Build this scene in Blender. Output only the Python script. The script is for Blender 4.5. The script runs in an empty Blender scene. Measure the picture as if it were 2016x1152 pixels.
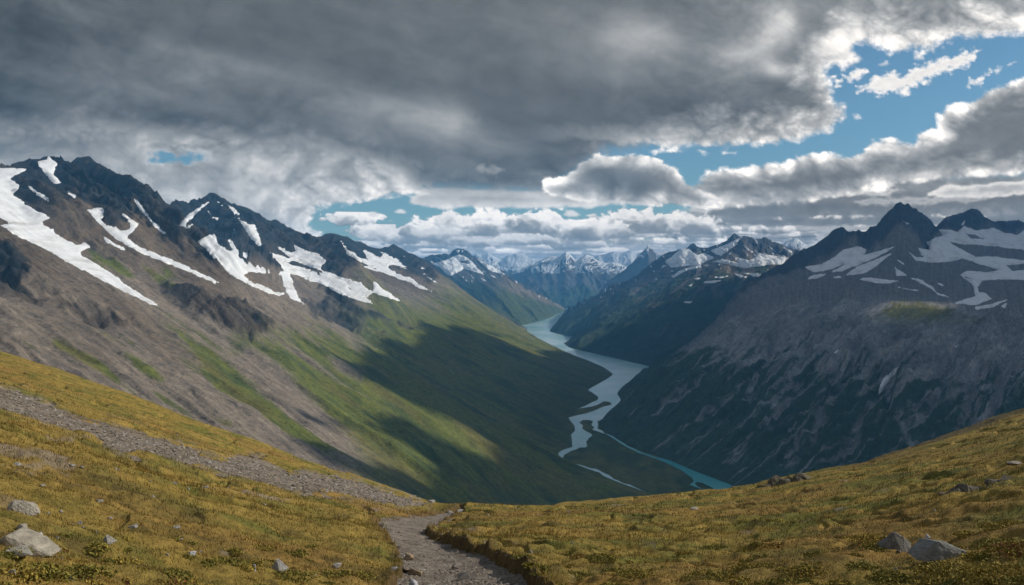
import bpy, math, random
import numpy as np
R = math.radians
random.seed(7)
# ---------------------------------------------------------------- camera model: level camera at the origin, x right, y ahead, z up
FPX, CX, HY = 1494.0, 1008.0, 540.0        # focal length, centre column, horizon row, on the 2016 px wide photograph
def P(px, py, Y):                           # photograph pixel + distance ahead -> point in metres
    return ((px-CX)/FPX*Y, Y, (HY-py)/FPX*Y)
WATER_Z = -700.0
def W(px, py, z=WATER_Z):                   # pixel on a level surface below the camera
    Y = -z*FPX/(py-HY)
    return ((px-CX)/FPX*Y, Y, z)
def srgb(r, g, b):
    f = lambda c: c/12.92 if c <= .04045 else ((c+.055)/1.055)**2.4
    return (f(r/255), f(g/255), f(b/255))
# ---------------------------------------------------------------- noise
_rng = np.random.RandomState(11)
_perm = np.tile(_rng.permutation(1024), 3)
_ga = _rng.rand(1024)*2*np.pi
_gx, _gy = np.cos(_ga), np.sin(_ga)
def noise(x, y):
    xi = np.floor(x); yi = np.floor(y)
    fx = x-xi; fy = y-yi
    xi = xi.astype(np.int64) & 1023; yi = yi.astype(np.int64) & 1023
    u = fx*fx*fx*(fx*(fx*6-15)+10); v = fy*fy*fy*(fy*(fy*6-15)+10)
    a0 = _perm[xi]; a1 = _perm[xi+1]
    h00 = _perm[a0+yi]; h01 = _perm[a0+yi+1]; h10 = _perm[a1+yi]; h11 = _perm[a1+yi+1]
    n00 = _gx[h00]*fx+_gy[h00]*fy; n10 = _gx[h10]*(fx-1)+_gy[h10]*fy
    n01 = _gx[h01]*fx+_gy[h01]*(fy-1); n11 = _gx[h11]*(fx-1)+_gy[h11]*(fy-1)
    a = n00+(n10-n00)*u; b = n01+(n11-n01)*u
    return (a+(b-a)*v)*1.5
def fbm(x, y, o=5, g=.5, l=2.03, s=0.0):
    t = 0; a = 1; n = 0
    for i in range(o):
        t = t+a*noise(x+s+i*17.3, y-s+i*9.1); n += a; a *= g; x = x*l; y = y*l
    return t/n
def ridged(x, y, o=5, g=.5, l=2.1, s=0.0):
    t = 0; a = 1; n = 0; w = 1
    for i in range(o):
        r = (1-np.abs(noise(x+s+i*13.7, y+s*.7+i*5.9)))**2
        t = t+a*r*w; n += a; w = np.clip(r*1.6, 0, 1); a *= g; x = x*l; y = y*l
    return t/n
def billow(x, y, o=5, g=.5, l=2.1, s=0.0):
    t = 0; a = 1; n = 0
    for i in range(o):
        t = t+a*(np.abs(noise(x+s+i*11.1, y+s+i*7.3))*2-.55); n += a; a *= g; x = x*l; y = y*l
    return t/n
def sstep(a, b, x):
    t = np.clip((x-a)/(b-a), 0, 1)
    return t*t*(3-2*t)
def sdf(poly, X, Y):                        # signed distance to a polygon, positive inside
    p = np.asarray(poly, float); n = len(p)
    d = np.full(X.shape, 1e18); c = np.zeros(X.shape, bool)
    for i in range(n):
        ax, ay = p[i]; bx, by = p[(i+1) % n]
        ex, ey = bx-ax, by-ay
        L = ex*ex+ey*ey
        if L < 1e-12: continue
        t = np.clip(((X-ax)*ex+(Y-ay)*ey)/L, 0, 1)
        d = np.minimum(d, (X-ax-t*ex)**2+(Y-ay-t*ey)**2)
        if ay != by:
            c ^= ((ay > Y) != (by > Y)) & (X < ex*(Y-ay)/(by-ay)+ax)
    return np.where(c, 1, -1)*np.sqrt(d)
def dline(pts, X, Y):                       # distance to an open polyline and the fraction along it
    p = np.asarray(pts, float); n = len(p)
    d = np.full(X.shape, 1e18); f = np.zeros(X.shape)
    for i in range(n-1):
        ax, ay = p[i]; ex, ey = p[i+1]-p[i]
        t = np.clip(((X-ax)*ex+(Y-ay)*ey)/(ex*ex+ey*ey+1e-9), 0, 1)
        q = (X-ax-t*ex)**2+(Y-ay-t*ey)**2
        f = np.where(q < d, (i+t)/(n-1), f); d = np.minimum(d, q)
    return np.sqrt(d), f
# ---------------------------------------------------------------- scene helpers
C = bpy.context.scene.collection
def tag(o, label=None, cat=None, group=None, kind=None):
    if label: o['label'] = label
    if cat: o['category'] = cat
    if group: o['group'] = group
    if kind: o['kind'] = kind
    return o
def mesh_np(name, V, F, mat=None, col=None, smooth=True, parent=None, extra=None):
    V = np.ascontiguousarray(V, np.float32).reshape(-1, 3); F = np.ascontiguousarray(F, np.int32)
    me = bpy.data.meshes.new(name)
    k = F.shape[1]
    me.vertices.add(len(V)); me.vertices.foreach_set('co', V.ravel())
    me.loops.add(F.size); me.loops.foreach_set('vertex_index', F.ravel())
    me.polygons.add(len(F)); me.polygons.foreach_set('loop_start', np.arange(0, F.size, k, dtype=np.int32))
    me.polygons.foreach_set('use_smooth', np.full(len(F), smooth))
    me.update(calc_edges=True)
    if col is not None:
        c = np.asarray(col, np.float32).reshape(len(V), -1)
        if c.shape[1] == 3: c = np.hstack([c, np.ones((len(V), 1), np.float32)])
        a = me.color_attributes.new('Col', 'FLOAT_COLOR', 'POINT'); a.data.foreach_set('color', np.ascontiguousarray(c, np.float32).ravel())
    for nm, arr in (extra or {}).items():
        a = me.attributes.new(nm, 'FLOAT', 'POINT'); a.data.foreach_set('value', np.ascontiguousarray(arr, np.float32).ravel())
    if mat: me.materials.append(mat)
    o = bpy.data.objects.new(name, me); C.objects.link(o)
    if parent: o.parent = parent
    return o
def gridfaces(nr, nc):
    i = np.arange(nr-1)[:, None]*nc+np.arange(nc-1)[None, :]
    return np.stack([i, i+1, i+nc+1, i+nc], -1).reshape(-1, 4)
def compact(V, F, *arrs):
    u, inv = np.unique(F, return_inverse=True)
    return (V[u], inv.reshape(F.shape))+tuple(a[u] for a in arrs)
# ---------------------------------------------------------------- the clouds: a far dome, 200 km out, open where the blue shows
SUN_AZ, SUN_EL = 80.0, 31.0                 # degrees right of straight ahead, degrees up
def cloud_fields(px, py, az=None):
    """colour (sRGB 0..1) and opacity of the clouds in each direction"""
    X, Y = px, py
    el = np.clip(HY-Y, 2, None)
    # perspective of a level cloud deck: lumps shrink and flatten towards the horizon
    U = (X-CX)/(el+110)*2.1; V = 330/(el+55)
    w1 = fbm(X/260, Y/180, 4, s=3); w2 = fbm(X/260, Y/180, 4, s=31)
    n_big = fbm(X/330+w1*.5, Y/200+w2*.5, 5, .5, s=7)
    n_mid = fbm(X/90+w1, Y/62+w2, 5, .55, s=15)
    n_fine = fbm(X/24+w2, Y/18+w1, 4, .6, s=23)
    b_mid = billow(X/85+w1*.6, Y/60+w2*.6, 5, .52, s=5)
    b_fine = billow(X/30+w2*.5, Y/22+w1*.5, 4, .55, s=9)
    n_vf = fbm(X/9+w1, Y/7+w2, 3, .6, s=29)
    n_soft = fbm((X+Y*.9)/420, (Y-X*.32)/75, 4, .5, s=41)          # long slanting veils
    rgb = np.zeros(X.shape+(3,)); A = np.zeros(X.shape)
    def lay(alpha, lum, warm=0.0):
        nonlocal rgb, A
        lum = np.clip(lum, 0, 1)
        # thick cloud is blue grey, thin cloud is warm white
        t = np.clip((lum-.3)/.6, 0, 1)
        tint = np.stack([.885+.115*t, .955+.04*t, 1.0-.02*t], -1)
        c = lum[..., None]*tint
        a = alpha[..., None]
        rgb = rgb*(1-a)+c*a
        A = A*(1-alpha)+alpha
    def shade(h, sx=1.0, sy=-1.0, k=1.0):   # light coming from the upper right over a lumpy surface
        gy, gx = np.gradient(h)
        return k*(gy*1.0-gx*.6)
    def cloud(poly, amp, edge, bright, dark, W, p=1.0, k=0.0, fine=.5, mod=.05, top=0.0, soft=1.0, anis=1.0):
        d = sdf(poly, X, Y)
        d = d+amp*(b_mid*1.2+.55*n_mid)+amp*fine*(b_fine*.7+.4*n_fine+.2*n_vf)
        a = sstep(0, edge, d)
        T = np.clip((d+W*(-.75*b_mid+.35*n_mid-.25*b_fine))/W, 0, 1)**p
        lum = bright+(dark-bright)*T
        if k: lum = lum+np.clip(shade(np.clip(d, -5, W*1.4)+amp*1.4*b_mid+amp*.7*b_fine, k=k*.004), -.16, .16)*(1-.5*T)
        lum = lum+mod*(n_mid*1.1+n_soft)
        return a, lum, d
    # ---- far rows of small cumulus above the skyline, farthest (lowest) first
    y0 = 464-132*sstep(1250, 1480, X)+14*n_mid
    lay(sstep(y0, y0+24, Y), .70+.12*b_mid+.07*n_fine+.10*sstep(490, 530, Y)-.10*sstep(1250, 1480, X)*sstep(480, 440, Y))
    rr = np.random.RandomState(5)
    xs, ys = X[0, :], Y[:, 0]
    def puff(cx, cy, rx, ry, top, base, al=1.0):
        i0, i1 = np.searchsorted(ys, (cy-ry*1.9, cy+ry*1.7)); j0, j1 = np.searchsorted(xs, (cx-rx*1.5, cx+rx*1.5))
        if i1 <= i0 or j1 <= j0: return
        sl = (slice(i0, i1), slice(j0, j1)); x = X[sl]; y = Y[sl]
        v = (y-cy)/ry; vv = np.where(v > 0, v*1.7, v)
        q = 1-np.sqrt(((x-cx)/rx)**2+vv**2)
        bm, bf, nf, nm = b_mid[sl], b_fine[sl], n_fine[sl], n_mid[sl]
        d = q+(.38*bm+.34*bf+.25*nf)*np.clip(1.15-.6*v, .35, 1)
        sh = sstep(-.55, .45, v+.75*bm+.45*bf+.3*nm-.12*(x-cx)/rx)
        lum = top+(base-top)*sh+.06*bf+.05*nf-.05*nm
        a = sstep(0, .16, d)*al
        t = np.clip((lum-.3)/.6, 0, 1)
        c = np.clip(lum, 0, 1)[..., None]*np.stack([.885+.115*t, .955+.04*t, 1.0-.02*t], -1)
        rgb[sl] = rgb[sl]*(1-a[..., None])+c*a[..., None]; A[sl] = A[sl]*(1-a)+a
    for k in range(520):
        f = (k/520)**.85; yy = 528-f*92+rr.randn()*3
        sc = .35+f*1.15
        xx = rr.uniform(-300, 2400)
        if xx < 690 and yy < 500: continue
        if yy < 462 and 640 < xx < 1240 and rr.rand() < .55: continue
        rx = rr.uniform(24, 70)*sc; ry = rr.uniform(9, 18)*sc
        rgt = min(1, max(0, (xx-1150)/400)); dk = rr.rand()
        puff(xx, yy, rx*(1+.5*rgt), ry*(1-.25*rgt), rr.uniform(.80, .98)-.10*(dk < .35)*rgt, rr.uniform(.50, .66)-.05*rgt)
    # white and dark bars right of centre, under the long cumulus bank
    for (x0, y0, x1, y1, h, l0, l1) in ((1400, 418, 2300, 370, 30, .52, .46), (1390, 398, 1810, 372, 11, .94, .70), (1800, 384, 2400, 338, 17, .97, .72),
                                        (1640, 398, 1960, 392, 10, .90, .62), (1260, 440, 2300, 428, 13, .55, .48), (1300, 420, 1430, 408, 10, .88, .7),
                                        (1500, 452, 2300, 440, 7, .86, .7), (1120, 446, 1420, 442, 15, .60, .50), (1700, 466, 2400, 452, 8, .66, .6)):
        yc = y0+(y1-y0)*(X-x0)/(x1-x0)
        e = np.minimum(np.minimum(X-x0, x1-X)/60, 1)
        d = h*e-np.abs(Y-yc)+h*.9*(b_mid+.6*n_mid)+5*b_fine
        lay(sstep(0, 9, d)*.92, l0+(l1-l0)*np.clip(d/(h*1.2), 0, 1)+.05*n_mid+.04*n_fine)
    # row of puffs, left of centre
    for (cx, cy, rx, ry, l0) in ((1340, 445, 80, 28, .82), (1250, 440, 80, 30, .83), (1175, 458, 62, 26, .84), (1110, 456, 52, 26, .86), (700, 488, 80, 18, .80), (735, 462, 50, 24, .82), (790, 468, 60, 24, .80), (850, 456, 60, 30, .84),
                              (905, 452, 50, 34, .84), (1010, 456, 54, 32, .86), (962, 446, 46, 38, .88), (1066, 446, 46, 34, .88), (865, 466, 60, 20, .76), (1030, 474, 70, 16, .78), (930, 478, 60, 15, .76)):
        puff(cx, cy, rx*1.15, ry*1.1, l0+.03, .52)
    # strip cloud below the deck
    a, l, d = cloud([(796, 402), (806, 388), (830, 366), (950, 366), (1100, 374), (1260, 388), (1340, 402), (1250, 408), (1150, 410), (1040, 414), (900, 414), (830, 410)], 6, 9, .84, .66, 26, mod=.05, k=.6)
    lay(a, l)
    for (cx, cy, rx, ry) in ((735, 421, 13, 6), (787, 416, 16, 6), (1125, 421, 20, 8), (705, 440, 14, 3), (770, 434, 16, 2), (1160, 424, 9, 3)):
        d = (1-np.sqrt(((X-cx)/rx)**2+((Y-cy)/ry)**2))*ry+4*b_fine+2*n_fine
        lay(sstep(-1, 4, d)*.9, .82+.05*n_fine+0*d)
    # ---- pale grey cloud behind the left peaks, with its small blue hole
    a, l, d = cloud([(-1400, 100), (0, 190), (700, 230), (880, 330), (850, 375), (790, 392), (735, 404), (672, 412), (632, 420), (618, 440), (660, 470), (700, 480), (640, 520), (300, 540), (-1400, 560)], 16, 14, .90, .66, 70, .8, k=1.0, mod=.06)
    hole = 1-np.sqrt(((X-352)/46)**2+((Y-314)/19)**2)+1.0*b_mid+.6*b_fine+.7*n_fine+.5*n_mid-1.2*sstep(318, 330, Y+6*n_mid)
    l = l+.08*n_big-.07*sstep(300, 0, X)-.08*sstep(330, 270, Y)+.12*b_mid+.08*n_mid+.04*b_fine+.05*sstep(-.6, .1, hole)
    a = a*(1-sstep(-.3, .75, hole))
    lay(a, l)
    # ---- middle grey deck, lighter in its middle, reaching down from the left
    a, l, d = cloud([(-2500, -900), (1000, -900), (1100, 100), (1370, 240), (1300, 302), (1195, 318), (1170, 340), (1120, 380), (1160, 405), (1180, 408), (1060, 402), (900, 398), (812, 386), (780, 356), (700, 325), (560, 308), (400, 288), (200, 274), (0, 270), (-2500, 300)], 15, 42, .66, .415, 60, .8, mod=.025)
    g = .085*np.exp(-(((X-790)/190)**2+((Y-232)/55)**2))+.07*np.exp(-(((X-905)/60)**2+((Y-250)/40)**2))+.06*np.exp(-(((X-380)/230)**2+((Y-140)/60)**2))
    g = g-.045*sstep(250, 0, X)-.03*np.exp(-(((X-330)/300)**2+((Y-248)/28)**2))+.03*np.exp(-(((X-1000)/90)**2+((Y-300)/25)**2))-.03*np.exp(-(((X-960)/130)**2+((Y-365)/22)**2))
    l = l+g*1.4+.09*n_soft+.05*n_big+.04*n_mid+.05*b_mid
    lay(a, l)
    q = 1-np.sqrt(((X-968)/36)**2+((Y-335)/16)**2)
    lay(sstep(.0, .7, q+.9*b_fine+.5*n_fine)*.55, .66+.1*n_fine)
    # ---- the long cumulus bank, lower right
    a, l, d = cloud([(1340, 385), (1362, 362), (1392, 338), (1436, 328), (1470, 326), (1500, 316), (1548, 318), (1568, 302), (1600, 297), (1640, 302), (1682, 302), (1712, 276), (1756, 268), (1800, 278), (1806, 262), (1842, 252), (1838, 222), (1868, 206), (1910, 196), (1958, 166), (2016, 150), (2200, 90), (2800, -60), (2800, 330), (2016, 348), (1900, 356), (1800, 366), (1700, 384), (1600, 402), (1500, 412), (1380, 410)],
                    9, 11, .99, .50, 50, .62, k=1.5, fine=.9, mod=.04)
    l = l-.03*sstep(320, 400, Y)+.10*np.exp(-(((X-1760)/46)**2+((Y-296)/20)**2))+.03*n_big+.05*b_mid
    lay(a, l)
    # ---- the cumulus at the end of the deck
    a, l, d = cloud([(1066, 372), (1070, 352), (1092, 344), (1118, 338), (1150, 312), (1180, 300), (1216, 306), (1250, 298), (1290, 308), (1330, 328), (1352, 356), (1380, 372), (1420, 392), (1380, 410), (1250, 404), (1150, 396), (1080, 386)], 8, 7, .92, .52, 34, .7, k=1.6, fine=.9, mod=.05)
    l = l-.10*sstep(360, 398, Y)+.28*np.exp(-(((X-1100)/34)**2+((Y-356)/15)**2))+.14*np.exp(-(((X-1306)/20)**2+((Y-384)/16)**2))+.06*b_mid
    l = l-.10*np.exp(-(((X-1190)/36)**2+((Y-352)/22)**2))-.08*np.exp(-(((X-1250)/40)**2+((Y-360)/22)**2))
    lay(a, l)
    # ---- the great dark deck over the top of the picture
    edge_poly = [(-700, -900), (-100, -300), (100, -60), (230, 30), (330, 90), (450, 130), (560, 176), (640, 186), (720, 190), (800, 204), (872, 214), (915, 240), (935, 275), (1000, 285), (1120, 281), (1250, 290), (1330, 296), (1420, 293), (1490, 292),
                 (1556, 284), (1606, 270), (1640, 262), (1668, 240), (1676, 208), (1652, 192), (1640, 160), (1634, 140), (1680, 138), (1706, 118), (1690, 96), (1728, 92), (1752, 106), (1790, 100), (1842, 108), (1852, 92), (1900, 84), (1960, 78), (2016, 74), (2300, 10), (2700, -200), (2900, -900)]
    dd = sdf(edge_poly, X, Y)
    lefty = sstep(1080, 880, X)
    dn = dd+15*b_mid*(1+lefty)+10*n_mid*(1+lefty)+9*b_fine+7*n_fine+4*n_vf
    a = sstep(-3, 19+46*lefty, dn)
    bb = sstep(1050, 1500, X)
    W = 40+45*sstep(1150, 1450, X)+25*sstep(1600, 1750, X)
    T = np.clip((dn+W*(.25+.75*bb)*(-.6*b_mid+.55*n_mid-.2*b_fine))/W, 0, 1)**.75
    rim = .96-.50*sstep(1330, 950, X)-.10*sstep(1600, 1350, X)*sstep(240, 280, Y)
    core = .415+.055*sstep(1000, 1500, X)+.07*sstep(1560, 1700, X)
    core = core+.17*np.exp(-(((X-1255)/75)**2+((Y-78)/38)**2))+.08*np.exp(-(((X-1200)/240)**2+((Y-90)/70)**2))
    core = core+.30*np.exp(-(((X-1540)/48)**2+((Y-50)/45)**2))+.16*np.exp(-(((X-1470)/70)**2+((Y-100)/55)**2))+.34*np.exp(-(((X-1652)/52)**2+((Y-92)/46)**2))+.22*np.exp(-(((X-1540)/46)**2+((Y-140)/16)**2))
    core = core-.045*np.exp(-(((X-1350)/230)**2+((Y-220)/42)**2))+.05*sstep(60, -40, Y)*sstep(1000, 1300, X)-.09*np.exp(-(((X-1610)/46)**2+((Y-45)/30)**2))
    lum = rim+(core-rim)*T+.07*n_soft+.05*n_big+.035*n_mid+.03*b_mid*(1-bb)
    lum = lum+bb*(.07*b_mid+.05*n_mid+.03*b_fine)+np.clip(shade(np.clip(dn, -5, 70)+18*b_mid+10*b_fine, k=.004), -.12, .12)*bb*(1-.45*T)
    lay(a, lum)
    # ---- torn white scraps in the blue gap
    for poly, am in (([(1676, 186), (1700, 166), (1722, 150), (1762, 136), (1775, 148), (1800, 130), (1850, 112), (1900, 98), (1934, 97), (1926, 118), (1886, 140), (1850, 146), (1815, 166), (1780, 186), (1720, 184)], 8),
                     ([(1898, 172), (1912, 156), (1930, 150), (1950, 136), (2000, 122), (1975, 138), (1942, 154), (1930, 168)], 6),
                     ([(1640, 150), (1670, 144), (1700, 132), (1712, 140), (1690, 156), (1660, 166), (1642, 176)], 9), ([(1796, 108), (1816, 98), (1822, 118), (1800, 116)], 5),
                     ([(1680, 226), (1692, 222), (1696, 234), (1684, 238)], 4), ([(1728, 126), (1750, 118), (1752, 128), (1730, 130)], 4),
                     ([(1376, 294), (1392, 294), (1396, 302), (1380, 304)], 4), ([(1422, 300), (1450, 299), (1448, 303), (1424, 303)], 2), ([(1272, 296), (1300, 290), (1336, 292), (1320, 300), (1290, 306)], 6)):
        d = sdf(poly, X, Y)+am*(b_fine*1.5+.7*b_mid+1.3*n_fine+.8*n_vf)
        lay(sstep(-3, 9+.4*am, d), .97-.13*np.clip(d/16, 0, 1)+.05*n_fine+.05*b_fine)
    rgb = rgb/np.maximum(A, .02)[..., None]
    return np.clip(rgb, 0, 1), np.clip(A, 0, 1)
# ---------------------------------------------------------------- mountains: sheets lofted from the valley floor to their ridges
def smooth1(a, n, axis=0):
    k = np.array([.25, .5, .25])
    for _ in range(n):
        b = np.take(a, [0], axis); e = np.take(a, [-1], axis)
        p = np.concatenate([b, a, e], axis)
        sl = lambda i, j: tuple([slice(i, j)]+[slice(None)]*(a.ndim-1)) if axis == 0 else tuple([slice(None), slice(i, j)]+[slice(None)]*(a.ndim-2))
        m = a.shape[axis]
        c = k[0]*p[sl(0, m)]+k[1]*p[sl(1, m+1)]+k[2]*p[sl(2, m+2)]
        # keep ends
        if axis == 0: c[0] = a[0]; c[-1] = a[-1]
        else: c[:, 0] = a[:, 0]; c[:, -1] = a[:, -1]
        a = c
    return a
class Patch: pass
def loft(curves, ns, nt, prof=1.0, back=(1500, -900), smo=(0, 0), tb=.12):
    """curves: list of (t, [(s, x, y, z), ...]); rows run from the foot (t=0) to the ridge (t=1), then down the far side"""
    S0 = np.linspace(0, 1, 400)
    def ev(cv, s):
        a = np.asarray(cv, float); a = a[np.argsort(a[:, 0])]
        s_ = (a[:, 0]-a[0, 0])/(a[-1, 0]-a[0, 0])
        return np.stack([np.interp(s, s_, a[:, k]) for k in (1, 2, 3)], -1)
    # even spacing as seen from the path
    m = sum(ev(c, S0) for t, c in curves)/len(curves)
    pm = np.stack([m[:, 0]/np.maximum(m[:, 1], 500), m[:, 2]/np.maximum(m[:, 1], 500)], -1)
    L = np.concatenate([[0], np.cumsum(np.hypot(*np.diff(pm, axis=0).T)+1e-5)])
    s = np.interp(np.linspace(0, L[-1], ns), L, S0)
    ts = np.array([t for t, _ in curves]); K = []
    for t, c in curves:
        e = ev(c, s)
        e = smooth1(e, smo[0] if t < 1 else smo[1], 0)
        K.append(e)
    rid = K[-1]; foot = K[0]
    dr = rid[:, :2]-foot[:, :2]; ln = np.hypot(*dr.T)+1e-6
    w = np.clip(ln/500, 0, 1)[:, None]
    nb = max(6, int(nt*tb*.5))
    T = np.linspace(0, 1, nt)
    V = np.zeros((nt, ns, 3))
    for k in range(3):
        stack = np.stack([q[:, k] for q in K])           # curves x ns
        idx = np.clip(np.searchsorted(ts, T, side='right')-1, 0, len(ts)-2)
        f = ((T-ts[idx])/(ts[idx+1]-ts[idx]))[:, None]
        V[:, :, k] = stack[idx]*(1-f)+stack[idx+1]*f
    if prof != 1.0:
        V[:, :, 2] = foot[None, :, 2]+(rid[None, :, 2]-foot[None, :, 2])*(T[:, None]**prof) if len(curves) == 2 else V[:, :, 2]
    if len(curves) > 2:
        top = V[-1].copy(); V = smooth1(V, 30, 0); V[-1] = top
    bdir = np.where(ln[:, None] > 30, dr/ln[:, None], np.array([[0, 1.]]))
    fb = (np.arange(1, nb+1)/nb)[:, None]
    B = np.zeros((nb, ns, 3))
    B[:, :, :2] = rid[None, :, :2]+bdir[None]*back[0]*(fb**1.3)[..., None]*w[None]
    B[:, :, 2] = rid[None, :, 2]+(back[1]*(fb**1.1))*w[:, 0][None]
    p = Patch()
    p.V = np.concatenate([V, B]); p.T = np.concatenate([T, 1+.15*np.arange(1, nb+1)/nb])[:, None]*np.ones((1, ns))
    p.S = s[None, :]*np.ones((nt+nb, 1)); p.nt = nt
    al = np.concatenate([[0], np.cumsum(np.hypot(*np.diff((foot+rid)[:, :2]/2, axis=0).T)+1)])
    p.a = al[None, :]*np.ones((nt+nb, 1))                # metres along the range
    p.len = ln[None, :]
    p.b = p.T*(ln[None, :]+200)                          # metres up the slope
    p.w = w[:, 0][None, :]
    return p
def proj(V):
    Y = np.maximum(V[..., 1], 50)
    return CX+FPX*V[..., 0]/Y, HY-FPX*V[..., 2]/Y
def lookup(p, px, py):                                   # vertex of the sheet that shows at this pixel
    X, Y = proj(p.V[:p.nt])
    i = np.argmin((X-px)**2+(Y-py)**2)
    return p.V[:p.nt].reshape(-1, 3)[i]
def zpts(pts, ox, oy, sc):                               # outlines were read off enlarged crops of the photograph
    return [(ox+x/sc, oy+y/sc) for x, y in pts]
def mask(polys, X, Y, soft=3.0, jit=0.0):
    m = np.full(X.shape, -1e3)
    for q in polys:
        xs = [a for a, b in q]; ys = [b for a, b in q]; g = soft*4+12
        sel = (X > min(xs)-g) & (X < max(xs)+g) & (Y > min(ys)-g) & (Y < max(ys)+g)
        if sel.any(): m[sel] = np.maximum(m[sel], sdf(q, X[sel], Y[sel]))
    return m
def mixc(a, b, t): return a*(1-t[..., None])+b*t[..., None]
def normals(V):
    gu = np.gradient(V, axis=1); gv = np.gradient(V, axis=0)
    n = np.cross(gu, gv); n /= np.linalg.norm(n, axis=-1, keepdims=True)+1e-9
    return np.where(n[..., 2:3] < 0, -n, n)
def snow_sheet(name, V, m, thick, mat, label, extra_keep=None):
    """snow lies on the ground: its surface dips under the rock where the outline m (px) falls to zero"""
    nr, nc = m.shape
    n = normals(V)
    h = np.clip(m, -2.5, 3.0)/3.0*thick[..., None][..., 0]
    S = V+n*h[..., None]+np.array([0, 0, 1.])*(h*0.5)[..., None]
    F = gridfaces(nr, nc)
    keep = (m.ravel()[F].max(1) > -1.2)
    F = F[keep]
    if len(F) == 0: return None
    v, f = compact(S.reshape(-1, 3), F)
    o = mesh_np(name, v, f, mat); tag(o, label, None, None, 'stuff')
    return o

# ======================= the left range
lr_ridge = [(-1.0, -3300, -900, 520), (0, -2700, 600, 430)]
_r = [(1.0, -300, 300, 2700), (1.5, -140, 312, 2950), (1.7, -40, 332, 3150), (1.78, 20, 322, 3300), (1.86, 45, 318, 3380), (1.93, 78, 314, 3450), (1.98, 95, 308, 3500), (2.08, 117, 314, 3530), (2.14, 128, 318, 3560), (2.2, 140, 322, 3590), (2.3, 155, 316, 3620), (2.38, 172, 311, 3660),
      (2.47, 190, 320, 3700), (2.55, 202, 331, 3730), (2.62, 214, 334, 3760), (2.68, 224, 340, 3790), (2.75, 236, 352, 3820), (2.82, 246, 362, 3850), (2.88, 258, 370, 3880), (2.94, 268, 371, 3910), (3.0, 278, 383, 3950), (3.08, 290, 392, 4000), (3.15, 300, 397, 4080), (3.23, 312, 406, 4200), (3.3, 318, 410, 4350),
      (3.45, 330, 404, 4550), (3.55, 345, 397, 4650), (3.65, 362, 396, 4720), (3.8, 385, 392, 4800), (3.9, 400, 388, 4850), (4.0, 415, 381, 4900), (4.1, 428, 383, 4950), (4.2, 440, 390, 5000), (4.3, 455, 398, 5060), (4.4, 470, 404, 5120), (4.5, 486, 412, 5200), (4.6, 500, 422, 5280), (4.7, 515, 433, 5360), (4.8, 530, 434, 5440), (4.87, 542, 433, 5500),
      (4.95, 552, 441, 5580), (5.05, 565, 453, 5680), (5.15, 580, 464, 5780), (5.25, 598, 471, 5900), (5.4, 612, 471, 6050), (5.5, 625, 468, 6150), (5.62, 638, 461, 6280), (5.72, 650, 459, 6400), (5.8, 660, 462, 6480), (5.9, 675, 466, 6600), (6.05, 695, 476, 6800), (6.2, 712, 478, 6950), (6.3, 722, 486, 7050), (6.4, 735, 492, 7200), (6.5, 748, 491, 7350),
      (6.6, 760, 487, 7450), (6.7, 775, 483, 7600), (6.8, 786, 487, 7700), (6.95, 800, 497, 7900), (7.1, 815, 503, 8050), (7.3, 835, 514, 8300), (7.5, 850, 524, 8500), (7.7, 870, 540, 8700), (8.0, 893, 558, 8950), (8.3, 920, 578, 9150), (8.7, 950, 598, 9350), (9.1, 980, 614, 9500), (9.5, 1010, 631, 9650), (10, 1037, 648, 9700)]
lr_ridge += [(s,)+P(px, py, Y) for s, px, py, Y in _r]
lr_foot = [(-1.0, 2600, -2600, -700), (0, 1700, -700, -700), (1.0, 900, 500, -700), (1.98, 500, 1450, -702)]
_f = [(2.2, 1300, 976), (2.4, 1240, 958), (2.7, 1165, 926), (3.0, 1104, 899), (3.3, 1126, 872), (3.6, 1130, 848), (3.8, 1121, 826), (4.1, 1138, 809), (4.4, 1164, 798), (4.7, 1177, 786), (4.95, 1160, 770), (5.2, 1200, 748), (5.5, 1214, 738), (5.9, 1190, 722), (6.4, 1150, 706), (7.0, 1118, 695), (7.8, 1066, 672), (8.6, 1048, 662), (9.4, 1040, 657), (10, 1038, 655)]
lr_foot += [(s,)+W(px, py, -703) for s, px, py in _f]
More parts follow.
